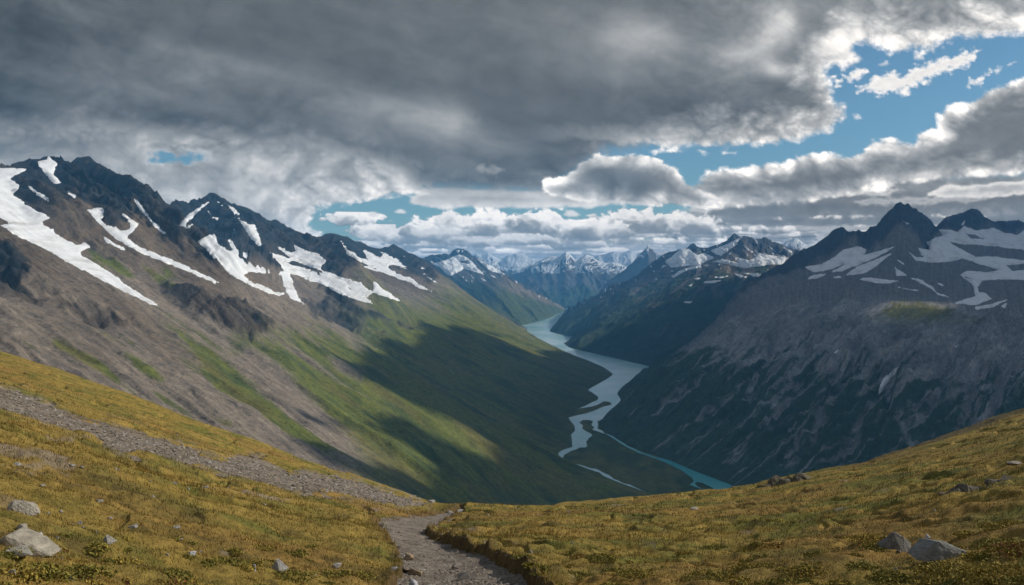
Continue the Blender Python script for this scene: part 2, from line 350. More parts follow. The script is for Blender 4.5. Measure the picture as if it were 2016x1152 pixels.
SNL = [zpts(q, 0, 280, 2.88) for q in (
    [(-900, 40), (-300, 120), (0, 148), (130, 150), (145, 160), (50, 205), (115, 250), (70, 300), (130, 340), (180, 375), (260, 415), (292, 432), (240, 450), (245, 470), (300, 495), (310, 520), (400, 570), (450, 585), (470, 580), (465, 550), (512, 590), (510, 600), (460, 615), (455, 640), (560, 700), (680, 780), (790, 860), (905, 930), (850, 915), (700, 840), (560, 770), (400, 690), (250, 600), (100, 530), (0, 470), (-300, 330), (-900, 200)],
    [(220, 115), (280, 85), (320, 120), (300, 180), (340, 230), (315, 240), (270, 200), (240, 150)], [(165, 252), (290, 325), (280, 335), (210, 300)], [(385, 283), (430, 305), (420, 315)],
    [(495, 385), (560, 370), (590, 380), (575, 440), (600, 470), (690, 505), (735, 490), (740, 460), (700, 410), (785, 462), (780, 480), (735, 520), (720, 545), (780, 590), (900, 640), (1050, 700), (1150, 750), (1245, 795), (1220, 800), (1060, 728), (900, 670), (760, 608), (640, 535), (560, 460)],
    [(580, 535), (715, 610), (690, 608), (600, 560)], [(760, 322), (790, 345), (850, 430), (950, 530), (900, 500), (830, 420), (775, 360)],
    [(1015, 470), (1070, 410), (1130, 370), (1185, 340), (1120, 395), (1060, 460), (1040, 478)], [(1050, 480), (1090, 468), (1060, 492)],
    [(1120, 565), (1170, 535), (1218, 518), (1230, 570), (1280, 610), (1330, 625), (1290, 550), (1310, 560), (1355, 620), (1350, 645), (1400, 690), (1480, 710), (1540, 740), (1410, 735), (1375, 755), (1420, 790), (1500, 820), (1560, 850), (1605, 860), (1590, 872), (1500, 846), (1400, 800), (1300, 745), (1220, 655)],
    [(1345, 425), (1400, 465), (1445, 465), (1465, 520), (1475, 560), (1490, 600), (1440, 560), (1400, 510)], [(1300, 362), (1325, 375), (1358, 410), (1330, 405)], [(1180, 390), (1215, 425), (1205, 430)], [(1215, 425), (1240, 430), (1232, 440)], [(1220, 330), (1262, 358), (1258, 364)],
    [(1300, 485), (1330, 497), (1315, 502)], [(1380, 625), (1410, 630), (1400, 655)],
    [(1515, 620), (1600, 670), (1640, 680), (1640, 650), (1580, 595), (1650, 625), (1680, 620), (1668, 580), (1728, 618), (1800, 632), (1850, 672), (1812, 718), (1845, 760), (1900, 800), (1950, 785), (1980, 830), (2080, 880), (2115, 850), (2120, 790), (2260, 900), (2110, 850), (2040, 800)],
    [(1515, 620), (1640, 690), (1750, 720), (1860, 770), (1950, 800), (1985, 840), (2110, 915), (2060, 905), (1980, 878), (1850, 800), (1730, 765), (1640, 742), (1660, 800), (1690, 880), (1722, 916), (1650, 885), (1610, 820), (1600, 750), (1570, 745), (1610, 730), (1590, 690)])]
SNL += [zpts(q, 600, 400, 2.88) for q in (
    [(60, 395), (110, 400), (190, 440), (235, 440), (250, 485), (330, 520), (388, 570), (350, 562), (270, 530), (230, 495), (180, 455), (120, 450)], [(0, 420), (90, 435), (180, 480), (265, 532), (200, 512), (100, 462), (0, 430)],
    [(205, 215), (240, 260), (310, 312), (360, 320), (330, 265), (380, 290), (425, 310), (460, 290), (430, 275), (480, 300), (530, 330), (590, 375), (500, 348), (450, 360), (520, 400), (620, 435), (630, 450), (718, 500), (650, 482), (590, 448), (460, 400), (380, 360), (290, 320), (240, 285)],
    [(645, 348), (690, 380), (680, 388)], [(678, 400), (745, 450), (735, 448)], [(530, 270), (572, 305)], [(305, 345), (470, 400), (380, 378)])]
SNL_HOLES = [zpts(q, 0, 280, 2.88) for q in ([(-40, 405), (66, 460), (0, 470)],)]+[zpts(q, 0, 280, 2.88) for q in ([(1755, 732), (1820, 745), (1815, 757), (1770, 745)],)]
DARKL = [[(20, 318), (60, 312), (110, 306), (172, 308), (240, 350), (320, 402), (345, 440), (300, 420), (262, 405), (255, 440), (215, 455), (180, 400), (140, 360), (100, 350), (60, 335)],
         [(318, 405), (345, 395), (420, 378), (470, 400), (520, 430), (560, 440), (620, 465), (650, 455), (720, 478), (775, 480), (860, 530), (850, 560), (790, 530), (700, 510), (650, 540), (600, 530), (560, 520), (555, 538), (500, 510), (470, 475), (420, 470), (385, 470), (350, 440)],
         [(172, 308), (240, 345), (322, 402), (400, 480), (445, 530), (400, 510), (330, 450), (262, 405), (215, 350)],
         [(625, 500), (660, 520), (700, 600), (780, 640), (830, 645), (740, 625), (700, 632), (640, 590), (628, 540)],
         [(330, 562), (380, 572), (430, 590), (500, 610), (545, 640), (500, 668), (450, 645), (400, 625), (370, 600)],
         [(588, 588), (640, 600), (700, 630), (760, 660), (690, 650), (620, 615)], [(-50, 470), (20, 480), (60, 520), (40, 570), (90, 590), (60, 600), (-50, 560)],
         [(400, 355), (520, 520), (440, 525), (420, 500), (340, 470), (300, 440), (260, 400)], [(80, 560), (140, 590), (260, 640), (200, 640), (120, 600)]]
GRASSL = [(330, 645), (400, 668), (440, 690), (500, 655), (600, 640), (700, 600), (780, 600), (850, 590), (872, 570), (900, 566), (960, 598), (1060, 650), (1500, 760), (1500, 1200), (850, 1200), (800, 960), (700, 905), (620, 850), (560, 800), (480, 760), (400, 710)]
SCREEL = [[(500, 688), (560, 730), (640, 800), (740, 905), (830, 990), (600, 900), (480, 800), (420, 700)], [(600, 575), (660, 610), (735, 690), (700, 690), (640, 640), (590, 600)], [(530, 655), (590, 690), (660, 750), (720, 775), (640, 745), (560, 690)], [(650, 700), (715, 730), (712, 745), (665, 725)],
          [(1020, 640), (960, 620), (1030, 660)]]
STRIPG = [[(-20, 648), (30, 662), (80, 690), (30, 678)], [(108, 682), (190, 720), (232, 752), (170, 722)], [(300, 780), (360, 795), (450, 838), (380, 815)], [(160, 488), (230, 510), (262, 548), (240, 552), (180, 520)], [(285, 530), (330, 540), (350, 570), (310, 560)], [(250, 700), (300, 730), (320, 752), (270, 730)], [(180, 640), (230, 668), (262, 680), (200, 655)], [(345, 650), (470, 735), (580, 830), (700, 900), (560, 850), (430, 770)]]
# surface colours; the near-black one is dark rock with peak shade put in
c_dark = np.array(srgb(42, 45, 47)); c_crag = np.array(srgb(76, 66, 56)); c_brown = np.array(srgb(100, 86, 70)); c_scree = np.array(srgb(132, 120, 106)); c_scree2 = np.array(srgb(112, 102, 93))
c_grass = np.array(srgb(100, 106, 42)); c_grass2 = np.array(srgb(66, 80, 36)); c_olive = np.array(srgb(112, 104, 52))

def build_left(mat, msnow):
    p = loft([(0, lr_foot), (1, lr_ridge)], 1150, 760, prof=1.2, smo=(8, 0), back=(1400, -1000))
    X, Y = proj(p.V)
    V = p.V; fade = sstep(0, .05, p.T)*p.w
    # the great buttresses that come down between the snow bowls
    base = V.copy()
    for (line, A, wd) in (([(172, 318), (262, 402), (340, 470), (430, 530), (520, 600)], 125, 200), ([(418, 388), (455, 450), (500, 510), (560, 560)], 150, 260), ([(650, 468), (660, 520), (720, 590), (810, 640)], 170, 330), ([(545, 440), (600, 500)], 80, 200),
                          ([(775, 490), (850, 560), (900, 620)], 130, 330), ([(95, 316), (150, 370), (210, 420), (300, 500)], 90, 160), ([(40, 340), (100, 410), (160, 470)], 100, 120), ([(330, 575), (430, 625), (520, 655)], 40, 90), ([(-60, 480), (20, 530), (100, 580), (240, 640)], 50, 80)):
        pts = [lookup(p, a, b)[:2] for a, b in line]
        d, f = dline(pts, base[..., 0], base[..., 1])
        prof = np.clip(1-d/(wd*(.6+.8*f)), 0, 1)
        V[..., 2] += A*np.sin(np.pi*np.clip(.08+f*.92, 0, 1))**.7*prof**1.3*sstep(1.0, .76, p.T)**1.3
    X, Y = proj(V)
    jx = 9*noise(X/30, Y/22)+4*noise(X/11, Y/9)
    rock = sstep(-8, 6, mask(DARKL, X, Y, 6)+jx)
    hi = sstep(.62, .9, p.T)
    rough = np.clip(rock+.35*hi, 0, 1)
    gr = sdf(GRASSL, X, Y)
    strk = fbm(p.a/70+.3*fbm(p.a/300, p.b/300, 3), p.b/1100, 5, .55, s=3)
    gm = sstep(-30, 45, gr+85*strk+10*noise(X/14, Y/9))
    sc = mask(SCREEL, X, Y, 12)
    gm = gm*(1-sstep(-8, 10, sc+28*strk))
    gm = np.maximum(gm, sstep(-5, 6, mask(STRIPG, X, Y, 5)+22*strk+3*noise(X/9, Y/6)))
    gm = np.maximum(gm, .75*sstep(.22, .5, strk+.25*sstep(.7, .3, p.T)-.2))
    gm *= (1-rock*.75)
    sn = mask(SNL, X, Y, 4); hole = mask(SNL_HOLES, X, Y, 4); sn = np.minimum(sn, -hole)
    snowy = sstep(-8, 3, sn); ribs = ridged(p.a/32+.5*noise(p.a/90, p.b/90), p.b/240, 5, .6, s=91)
    # erosion relief
    wa = p.a+60*fbm(p.a/260, p.b/400, 3, s=8)
    g1 = ridged(wa/260, p.b/1500, 5, .5, s=1); g2 = ridged(wa/75, p.b/330, 5, .55, s=6)
    f1 = fbm(V[..., 0]/120, V[..., 1]/120, 6, .55, s=2)
    cr = ridged(V[..., 0]/90+.4*f1, V[..., 1]/120, 6, .55, s=12)
    disp = ((g1-.5)*(30+50*rough*(1-.5*sstep(545, 590, Y)*sstep(640, 560, X)))*(1-.45*snowy)+(g2-.45)*(8+30*rough*(1-.6*sstep(545, 590, Y)*sstep(640, 560, X)))*(1-.75*gm*(1-rock))*(1-.85*snowy))+f1*(12+10*rough)*(1-.6*snowy)+(cr-.5)*(26-14*sstep(545, 590, Y))*rock*(1-.8*snowy)
    topk = 1-.62*sstep(.90, 1.0, np.minimum(p.T, 2-p.T))
    V[..., 2] += disp*fade*topk*sstep(0, .12, p.T)+18*(ribs-.4)*sstep(.60, .78, p.T)*(1-.9*snowy)*sstep(1.0, .97, p.T)*p.w
    V[..., 2] -= 75*np.exp(-(((V[..., 0]-110)/300)**2+((V[..., 1]-1950)/520)**2))*sstep(0, .15, p.T)
    V[..., 2] += 22*(ridged(p.a/52, p.b/60, 5, .65, s=77)-.45)*sstep(.93, 1, p.T)*p.w*sstep(-2, -6, sn)
    X, Y = proj(V)
    # final masks on the finished relief
    sn = mask(SNL, X, Y, 4); hole = mask(SNL_HOLES, X, Y, 4); sn = np.minimum(sn, -hole)
    vis = p.T < 1.01
    col = mixc(c_scree+0*V, c_scree2, sstep(-.1, .5, fbm(p.a/55, p.b/700, 4, s=21)))
    up = sstep(.50, .78, p.T+.22*fbm(p.a/500, p.b/800, 3, s=14)+.0*X)
    col = mixc(col, c_brown+0*V, up*.9)
    crag = sstep(545, 590, Y+.0*X)*sstep(640, 560, X)
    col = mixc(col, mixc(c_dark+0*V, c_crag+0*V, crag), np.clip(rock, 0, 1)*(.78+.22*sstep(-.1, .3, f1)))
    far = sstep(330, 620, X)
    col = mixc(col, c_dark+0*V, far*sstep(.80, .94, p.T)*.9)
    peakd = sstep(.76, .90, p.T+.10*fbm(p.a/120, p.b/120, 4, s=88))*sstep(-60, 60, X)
    col = mixc(col, c_dark*.85+0*V, peakd)  # peaks of dark rock, deepened further in the colour for their shaded faces
    ggc = mixc(c_grass+0*V, c_grass2+0*V, sstep(-.15, .35, fbm(p.a/90, p.b/260, 5, .6, s=33)))
    ggc = mixc(ggc, c_olive+0*V, sstep(.0, .4, fbm(p.a/160, p.b/500, 4, s=44))*.7)
    ggc = mixc(ggc, c_grass2*.62+0*V, sstep(.26, .02, p.T)*sstep(3.2, 4.5, 10*p.S+0*X)*.6)
    gm = np.maximum(gm, .8*sstep(660, 760, X+40*strk)*sstep(.66, .44, p.T)*(1-rock))
    col = mixc(col, ggc, gm*.95)
    # rubble streaks and dark hollows of bare rock
    st2 = fbm(p.a/14, p.b/420, 5, .6, s=50)
    col = col*(1+.34*st2*(1-.45*gm))[..., None]
    col = mixc(col, c_brown*.95+0*V, sstep(.12, .4, fbm(p.a/26, p.b/90, 5, .6, s=92))*sstep(.7, .85, p.T)*(1-snowy)*.45)
    spk = fbm(V[..., 0]/22, V[..., 1]/22, 4, .7, s=9)
    col = col*(1+.42*spk)[..., None]
    col = mixc(col, c_dark*.8+0*V, sstep(.30, .55, fbm(wa/60, p.b/170, 5, .6, s=70)+.12*rough)*(1-gm)*.75)
    nr, nc = X.shape
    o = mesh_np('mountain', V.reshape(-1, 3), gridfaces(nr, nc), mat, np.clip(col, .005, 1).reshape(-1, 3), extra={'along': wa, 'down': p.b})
    tag(o, 'long brown range with dark snowy peaks and green lower slopes along the left side', None, None, 'structure')
    jit = 3.6*fbm(X/17, Y/11, 4, .6, s=4)+1.7*noise(X/4, Y/4)+.55*st2*4
    m = np.where(vis, sn+jit+.4, -50)
    th = np.clip(V[..., 1]/4000, .3, 3)*3.5
    snow_sheet('snow', V, m, th, msnow, 'snowfields and long snow tongues below the dark peaks of the left range')
    return p

# ======================= the right mountain
def cpts(l): return [(s,)+(P(px, py, Y) if Y else W(px, py, -703)) for s, px, py, Y in l]
rr_ridge = cpts([(0, 1290, 727, 5592), (.6, 1330, 694, 5600), (1.2, 1380, 655, 5600), (1.45, 1405, 636, 5600), (1.7, 1430, 602, 5600), (1.85, 1445, 584, 5600), (2.0, 1464, 564, 5600), (2.2, 1490, 547, 5620), (2.5, 1525, 524, 5650), (2.75, 1560, 506, 5700), (3.0, 1600, 484, 5750), (3.1, 1620, 472, 5770), (3.2, 1640, 456, 5790),
                (3.28, 1655, 449, 5800), (3.36, 1668, 454, 5810), (3.42, 1680, 458, 5820), (3.48, 1690, 453, 5830), (3.54, 1702, 458, 5840), (3.6, 1715, 447, 5850), (3.67, 1728, 443, 5870), (3.75, 1745, 428, 5900), (3.85, 1762, 420, 5930), (3.94, 1780, 410, 5980), (4.0, 1790, 407, 6000), (4.07, 1802, 411, 6040), (4.15, 1815, 421, 6100), (4.25, 1832, 435, 6200),
                (4.35, 1843, 449, 6350), (4.42, 1850, 440, 6550), (4.5, 1862, 429, 6700), (4.6, 1878, 423, 6800), (4.68, 1893, 422, 6850), (4.76, 1905, 415, 6900), (4.83, 1916, 412, 6950), (4.9, 1928, 418, 6980), (5.0, 1945, 430, 7000), (5.1, 1960, 438, 7000), (5.2, 1975, 436, 7000), (5.35, 1995, 435, 7000), (5.5, 2016, 437, 7000), (6.2, 2150, 405, 6900), (7.2, 2400, 430, 6300), (8.5, 2900, 390, 5600)])
rr_c2 = cpts([(0, 1290, 727.5, 5580), (1.2, 1385, 668, 5350), (2.0, 1470, 580, 5250), (2.6, 1560, 556, 5150), (3.2, 1640, 545, 5050), (4.0, 1760, 535, 4950), (4.8, 1880, 532, 4900), (5.5, 2010, 530, 4850), (6.6, 2250, 525, 4600), (8.5, 2900, 500, 4000)])
rr_c1 = cpts([(0, 1290, 728, 5570), (1.2, 1390, 690, 4800), (2.0, 1480, 612, 4300), (2.6, 1560, 600, 4000), (3.2, 1640, 598, 3750), (4.0, 1760, 600, 3450), (4.8, 1890, 612, 3250), (5.5, 2020, 622, 3100), (6.6, 2300, 640, 2800), (8.5, 3000, 660, 2400)])
rr_foot = cpts([(0, 1290, 728.5, 0), (.5, 1260, 742, 0), (1.0, 1225, 760, 0), (1.4, 1212, 775, 0), (1.8, 1222, 790, 0), (2.1, 1195, 812, 0), (2.4, 1176, 836, 0), (2.8, 1205, 860, 0), (3.1, 1240, 880, 0), (3.6, 1300, 902, 0), (4.1, 1365, 930, 0), (4.8, 1460, 966, 0), (5.6, 1560, 1010, 0), (6.6, 1900, 1120, 0), (8.5, 2900, 1300, 0)])
SNR = [zpts(q, 1300, 380, 2.743) for q in (
    [(780, 400), (870, 385), (940, 350), (990, 305), (1070, 290), (1115, 305), (1100, 335), (1040, 365), (930, 410), (830, 430), (800, 415)], [(930, 425), (1020, 370), (1100, 335), (1200, 310), (1280, 283), (1180, 340), (1080, 385), (980, 420)],
    [(1000, 445), (1060, 400), (1150, 365), (1250, 325), (1170, 390), (1100, 435), (1050, 440)], [(780, 470), (830, 445), (895, 438), (860, 458)], [(1070, 465), (1140, 458), (1200, 470), (1284, 475), (1230, 490), (1130, 480)],
    [(930, 452), (975, 447), (978, 458), (940, 460)], [(1268, 405), (1330, 445), (1275, 450)], [(1270, 355), (1325, 385), (1310, 386)], [(1355, 460), (1400, 465), (1470, 510), (1500, 540), (1555, 562), (1500, 550), (1460, 515)], [(1285, 508), (1395, 528), (1330, 522)], [(1500, 488), (1545, 500), (1520, 503)],
    [(1340, 320), (1385, 350), (1425, 350), (1390, 295), (1460, 312), (1440, 265), (1490, 240), (1535, 230), (1500, 198), (1560, 200), (1610, 212), (1640, 178), (1700, 205), (1800, 190), (1850, 215), (1930, 230), (1964, 205), (2500, 150), (2500, 470), (1964, 470), (1850, 465), (1740, 470), (1712, 510), (1722, 535), (1750, 540), (1790, 572), (1700, 605), (1590, 595), (1650, 572), (1700, 560), (1692, 500), (1620, 440), (1660, 420), (1780, 430), (1830, 415), (1750, 390), (1640, 355), (1560, 370), (1460, 375), (1380, 365)],
    [(1652, 130), (1640, 165), (1625, 180)], [(1690, 617), (1780, 602), (1880, 573), (1800, 615), (1710, 628)], [(1840, 612), (1868, 598), (1860, 622)], [(1310, 152), (1345, 165), (1330, 167)], [(1627, 628), (1640, 642), (1634, 642)],
    [(1205, 1000), (1230, 985), (1282, 942), (1262, 978), (1212, 1040), (1176, 1096), (1180, 1060)], [(930, 865), (972, 838), (952, 864)], [(1595, 830), (1612, 816), (1600, 832)])]
SNR_H = [zpts(q, 1300, 380, 2.743) for q in ([(1545, 262), (1600, 292), (1700, 345), (1800, 345), (1860, 352), (1990, 370), (2300, 360), (2300, 310), (1964, 308), (1830, 290), (1700, 278), (1620, 275)], [(1645, 218), (1700, 225), (1755, 250), (1680, 248)], [(1870, 390), (1990, 380), (2100, 410), (1900, 422)], [(1735, 470), (1762, 468), (1722, 485)], [(1630, 445), (1700, 468), (1650, 460)])]
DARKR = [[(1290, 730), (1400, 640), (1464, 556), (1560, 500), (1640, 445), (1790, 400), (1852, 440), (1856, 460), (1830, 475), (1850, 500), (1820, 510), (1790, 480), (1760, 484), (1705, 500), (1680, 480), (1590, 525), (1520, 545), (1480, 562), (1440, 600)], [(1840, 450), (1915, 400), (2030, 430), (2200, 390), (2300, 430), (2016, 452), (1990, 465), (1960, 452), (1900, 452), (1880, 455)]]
def build_right(mat, msnow):
    p = loft([(0, rr_foot), (.52, rr_c1), (.76, rr_c2), (1, rr_ridge)], 900, 800, smo=(30, 0), back=(1500, -800))
    V = p.V; X, Y = proj(V)
    fade = sstep(0, .04, p.T)*p.w
    cliff = sstep(.03, .12, p.T)*sstep(.60, .46, p.T)
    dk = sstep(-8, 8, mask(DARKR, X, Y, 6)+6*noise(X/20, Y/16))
    sn = mask(SNR, X, Y, 4); sn = np.minimum(sn, -mask(SNR_H, X, Y, 4)); snowy = sstep(-8, 3, sn)
    A = V.copy()
    # arete that runs down from the main peak
    for (line, H, wd) in (([(1790, 412), (1775, 470), (1772, 520)], 150, 380), ([(1655, 455), (1670, 490)], 60, 200), ([(1916, 416), (1925, 445)], 60, 250), ([(1770, 480), (1720, 545)], 40, 180)):
        pts = [lookup(p, a, b)[:2] for a, b in line]; d, f = dline(pts, A[..., 0], A[..., 1])
        V[..., 2] += H*np.sin(np.pi*np.clip(.1+.9*f, 0, 1))**.7*np.clip(1-d/wd, 0, 1)**1.2*sstep(1, .95, p.T)
    wa = p.a+70*fbm(p.a/500, p.b/700, 4, s=18)
    GUL = [[(1805, 655), (1767, 708), (1752, 739), (1728, 779), (1694, 796), (1676, 857), (1645, 917)], [(1628, 690), (1555, 774), (1480, 860), (1440, 910)], [(1533, 642), (1504, 708), (1475, 780), (1400, 850), (1340, 890)], [(1500, 700), (1455, 775), (1417, 807), (1350, 846), (1290, 880)],
           [(1940, 700), (1920, 745), (1898, 800), (1860, 870)], [(1752, 739), (1748, 793), (1772, 828), (1794, 880)], [(1900, 650), (1870, 720), (1840, 800), (1790, 850)], [(1700, 640), (1680, 720), (1640, 780), (1600, 850), (1560, 920)], [(1450, 640), (1420, 700), (1370, 760), (1290, 810)],
           [(1600, 640), (1590, 700), (1530, 790), (1500, 850)], [(1980, 720), (1960, 800), (1930, 850)], [(1400, 690), (1360, 740), (1290, 790), (1240, 820)], [(1660, 700), (1640, 740)], [(1570, 850), (1549, 920)]]
    gul = np.zeros(X.shape)
    for i, line in enumerate(GUL):
        pts = [lookup(p, a, b)[:2] for a, b in line]
        d, f = dline(pts, A[..., 0]+14*noise(A[..., 0]/60+i, A[..., 1]/60), A[..., 1]+14*noise(A[..., 0]/60, A[..., 1]/60+i))
        gul = np.maximum(gul, np.clip(1-d/(14+30*f), 0, 1)*sstep(0, .12, f)*(1-.25*f))
    g1 = ridged(wa/330, p.b/1500, 5, .5, s=31); g2 = ridged(wa/90, p.b/300, 5, .55, s=36); f1 = fbm(V[..., 0]/150, V[..., 1]/150, 6, .55, s=32); g3 = ridged(wa/38, p.b/140, 4, .6, s=39)
    topk = 1-.65*sstep(.92, 1.0, np.minimum(p.T, 2-p.T))
    moss = sstep(1650, 1730, X)*sstep(1960, 1880, X)*sstep(570, 590, Y)*sstep(660, 635, Y)
    V[..., 2] += fade*topk*(1-.8*moss)*((g1-.5)*(28+80*cliff+40*dk)+(g2-.45)*(9+34*cliff+34*dk)*(1-.7*snowy)+(g3-.4)*(12*cliff+12*dk)+f1*(18+2*cliff)-34*gul*cliff)
    V[..., 2] += 20*(ridged(p.a/70, p.b/80, 5, .6, s=78)-.45)*sstep(.94, 1, p.T)*p.w
    X, Y = proj(V)
    sn = mask(SNR, X, Y, 4); sn = np.minimum(sn, -mask(SNR_H, X, Y, 4))
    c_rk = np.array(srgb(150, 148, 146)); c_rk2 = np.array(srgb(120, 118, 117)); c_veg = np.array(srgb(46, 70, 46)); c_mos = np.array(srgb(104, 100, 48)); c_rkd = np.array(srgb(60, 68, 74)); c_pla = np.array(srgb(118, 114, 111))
    col = mixc(c_rk+0*V, c_rk2+0*V, sstep(-.3, .4, f1))
    col = mixc(col, c_pla+0*V, sstep(.48, .6, p.T))
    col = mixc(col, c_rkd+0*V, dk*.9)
    strk = fbm(p.a/48+.6*fbm(p.a/400, p.b/900, 3, s=60), p.b/1300, 6, .6, s=61)
    veg = sstep(.0, .22, strk*1.0+.86*sstep(.50, .14, p.T)-.42+.25*sstep(1.8, .4, 10*p.S*0+np.abs(X-1250)/200)*sstep(.4, .1, p.T))*sstep(.62, .5, p.T)*sstep(640, 700, Y+40*f1)
    talus = np.maximum(sstep(.28, .5, fbm(p.a/30+.5*fbm(p.a/300, p.b/700, 3, s=67), p.b/1500, 4, .5, s=66)+.1*sstep(.2, .5, p.T)), sstep(.22, .7, gul*(.75+1.3*fbm(p.a/18, p.b/260, 4, .6, s=68))))
    veg = veg*(1-.8*talus)
    col = mixc(col, c_veg+0*V, veg*.93)
    col = mixc(col, np.array(srgb(144, 143, 143))+0*V, talus*sstep(.62, .5, p.T)*.75*sstep(0, .05, p.T))
    ms = sdf([(1735, 612), (1765, 596), (1800, 594), (1850, 602), (1885, 610), (1860, 622), (1830, 630), (1790, 624), (1755, 626)], X, Y)
    col = mixc(col, c_mos+0*V, sstep(-8, 8, ms+9*noise(X/11, Y/7)))
    ms2 = sdf([(1700, 628), (1760, 605), (1900, 618), (1950, 634), (1840, 640), (1760, 640)], X, Y)
    col = mixc(col, np.array(srgb(88, 94, 58))+0*V, .5*sstep(-10, 10, ms2+12*noise(X/13, Y/8)))
    col = col*(1+.45*fbm(p.a/16+.5*f1, p.b/600, 5, .6, s=71))[..., None]*(1+.32*fbm(V[..., 0]/24, V[..., 1]/24, 4, .7, s=72))[..., None]
    nr, nc = X.shape
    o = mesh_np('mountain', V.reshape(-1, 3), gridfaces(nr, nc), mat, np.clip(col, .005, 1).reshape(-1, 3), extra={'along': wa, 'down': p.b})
    tag(o, 'big grey mountain with a pointed dark peak and steep gullied cliff on the right', None, None, 'structure')
    m = np.where(p.T < 1.01, sn+2.4*fbm(X/17, Y/9, 4, .6, s=4)+1.0*noise(X/4, Y/4)+.3, -50)
    snow_sheet('snow', V, m, np.clip(V[..., 1]/4000, .3, 3)*6, msnow, 'snowfields and snow patches on the high shelf of the big right mountain')
    return p

# ======================= the mountain across the lake
m3_ridge = cpts([(0, 1112, 613, 11800), (.3, 1135, 603, 11500), (.8, 1200, 571, 10900), (1.1, 1240, 549, 10700), (1.4, 1280, 523, 10600), (1.55, 1300, 508, 10500), (1.62, 1312, 500, 10450), (1.72, 1328, 494, 10400), (1.8, 1340, 488, 10350), (1.86, 1350, 489, 10320), (1.92, 1364, 481, 10300), (2.0, 1376, 489, 10250), (2.08, 1392, 490, 10200), (2.16, 1410, 482, 10150), (2.24, 1425, 477, 10100), (2.32, 1436, 466, 10050), (2.36, 1445, 459, 10000),
                (2.44, 1456, 465, 9970), (2.5, 1470, 464, 9950), (2.58, 1484, 472, 9920), (2.66, 1495, 470, 9900), (2.72, 1505, 466, 9880), (2.8, 1520, 474, 9850), (2.86, 1532, 477, 9830), (2.94, 1548, 486, 9800), (3.0, 1560, 492, 9780), (3.2, 1600, 500, 9600), (4, 1800, 500, 9000)])
m3_c1 = cpts([(0, 1112, 613.5, 11780), (.8, 1195, 583, 10300), (1.4, 1290, 548, 9500), (2.0, 1385, 530, 8900), (2.6, 1480, 528, 8400), (3.2, 1600, 540, 8000), (4, 1800, 560, 7500)])
m3_foot = cpts([(0, 1112, 614, 0), (.3, 1104, 625, 0), (.6, 1086, 645, 0), (.75, 1080, 653, 0), (1.0, 1130, 667, 0), (1.2, 1108, 677, 0), (1.45, 1122, 686, 0), (2.0, 1195, 703, 0), (2.6, 1296, 727, 0), (3.2, 1450, 750, 0), (4, 1700, 775, 0)])
SN3 = [zpts(q, 1300, 380, 2.743) for q in (
    [(25, 372), (60, 345), (110, 303), (150, 300), (195, 335), (240, 325), (292, 350), (260, 365), (210, 390), (130, 395), (60, 402)], [(272, 310), (335, 288), (440, 240), (400, 285), (330, 340), (300, 330)], [(280, 372), (340, 360), (390, 372), (430, 380), (390, 340), (420, 350), (480, 365), (520, 345), (520, 320), (560, 335), (620, 340), (690, 352), (660, 385), (600, 385), (540, 395), (450, 405), (350, 382)],
    [(60, 450), (100, 425), (150, 405), (215, 392), (225, 400), (150, 415), (105, 438), (70, 458)], [(230, 485), (260, 475), (330, 473), (290, 488)], [(295, 455), (365, 448), (330, 460)], [(155, 500), (180, 488), (165, 502)], [(180, 462), (215, 460), (200, 470)], [(125, 590), (170, 585), (165, 595)], [(405, 437), (470, 455), (430, 456)], [(450, 432), (540, 440), (550, 458), (500, 450)], [(445, 280), (500, 320), (470, 305)], [(585, 285), (625, 320), (600, 305)], [(655, 285), (720, 325), (690, 320)], [(510, 250), (525, 262), (518, 268)])]
m4_ridge = cpts([(0, 700, 540, 11800), (.5, 800, 520, 12300), (.8, 835, 508, 12700), (.9, 848, 504, 12800), (1.0, 862, 501, 12900), (1.08, 874, 500, 12950), (1.14, 885, 501, 12980), (1.2, 893, 492, 13000), (1.26, 903, 490, 13020), (1.32, 912, 491, 13050), (1.4, 920, 494, 13080), (1.46, 928, 502, 13110), (1.6, 948, 512, 13200), (1.8, 975, 528, 13350), (2.0, 1000, 543, 13500), (2.3, 1045, 569, 13850), (2.6, 1080, 590, 14150), (3, 1116, 608.5, 14500)])
m4_foot = cpts([(0, 760, 680, 0), (.8, 980, 645, 0), (1.2, 1034, 640, 0), (1.6, 1060, 634, 0), (2.0, 1082, 627, 0), (2.5, 1100, 618, 0), (3, 1116, 612, 0)])
SN4 = [zpts(q, 600, 400, 2.88) for q in ([(720, 345), (760, 335), (800, 325), (850, 300), (880, 292), (930, 318), (965, 355), (1018, 408), (980, 392), (900, 372), (860, 395), (830, 415), (800, 400), (765, 362)], [(975, 315), (1060, 360), (1142, 406), (1070, 390), (1020, 362)], [(855, 268), (880, 266), (872, 285)], [(1000, 425), (1025, 440), (1010, 442)], [(1050, 405), (1090, 425), (1060, 415)])]
SN4_H = [zpts(q, 600, 400, 2.88) for q in ([(870, 330), (920, 322), (930, 345), (890, 340)],)]
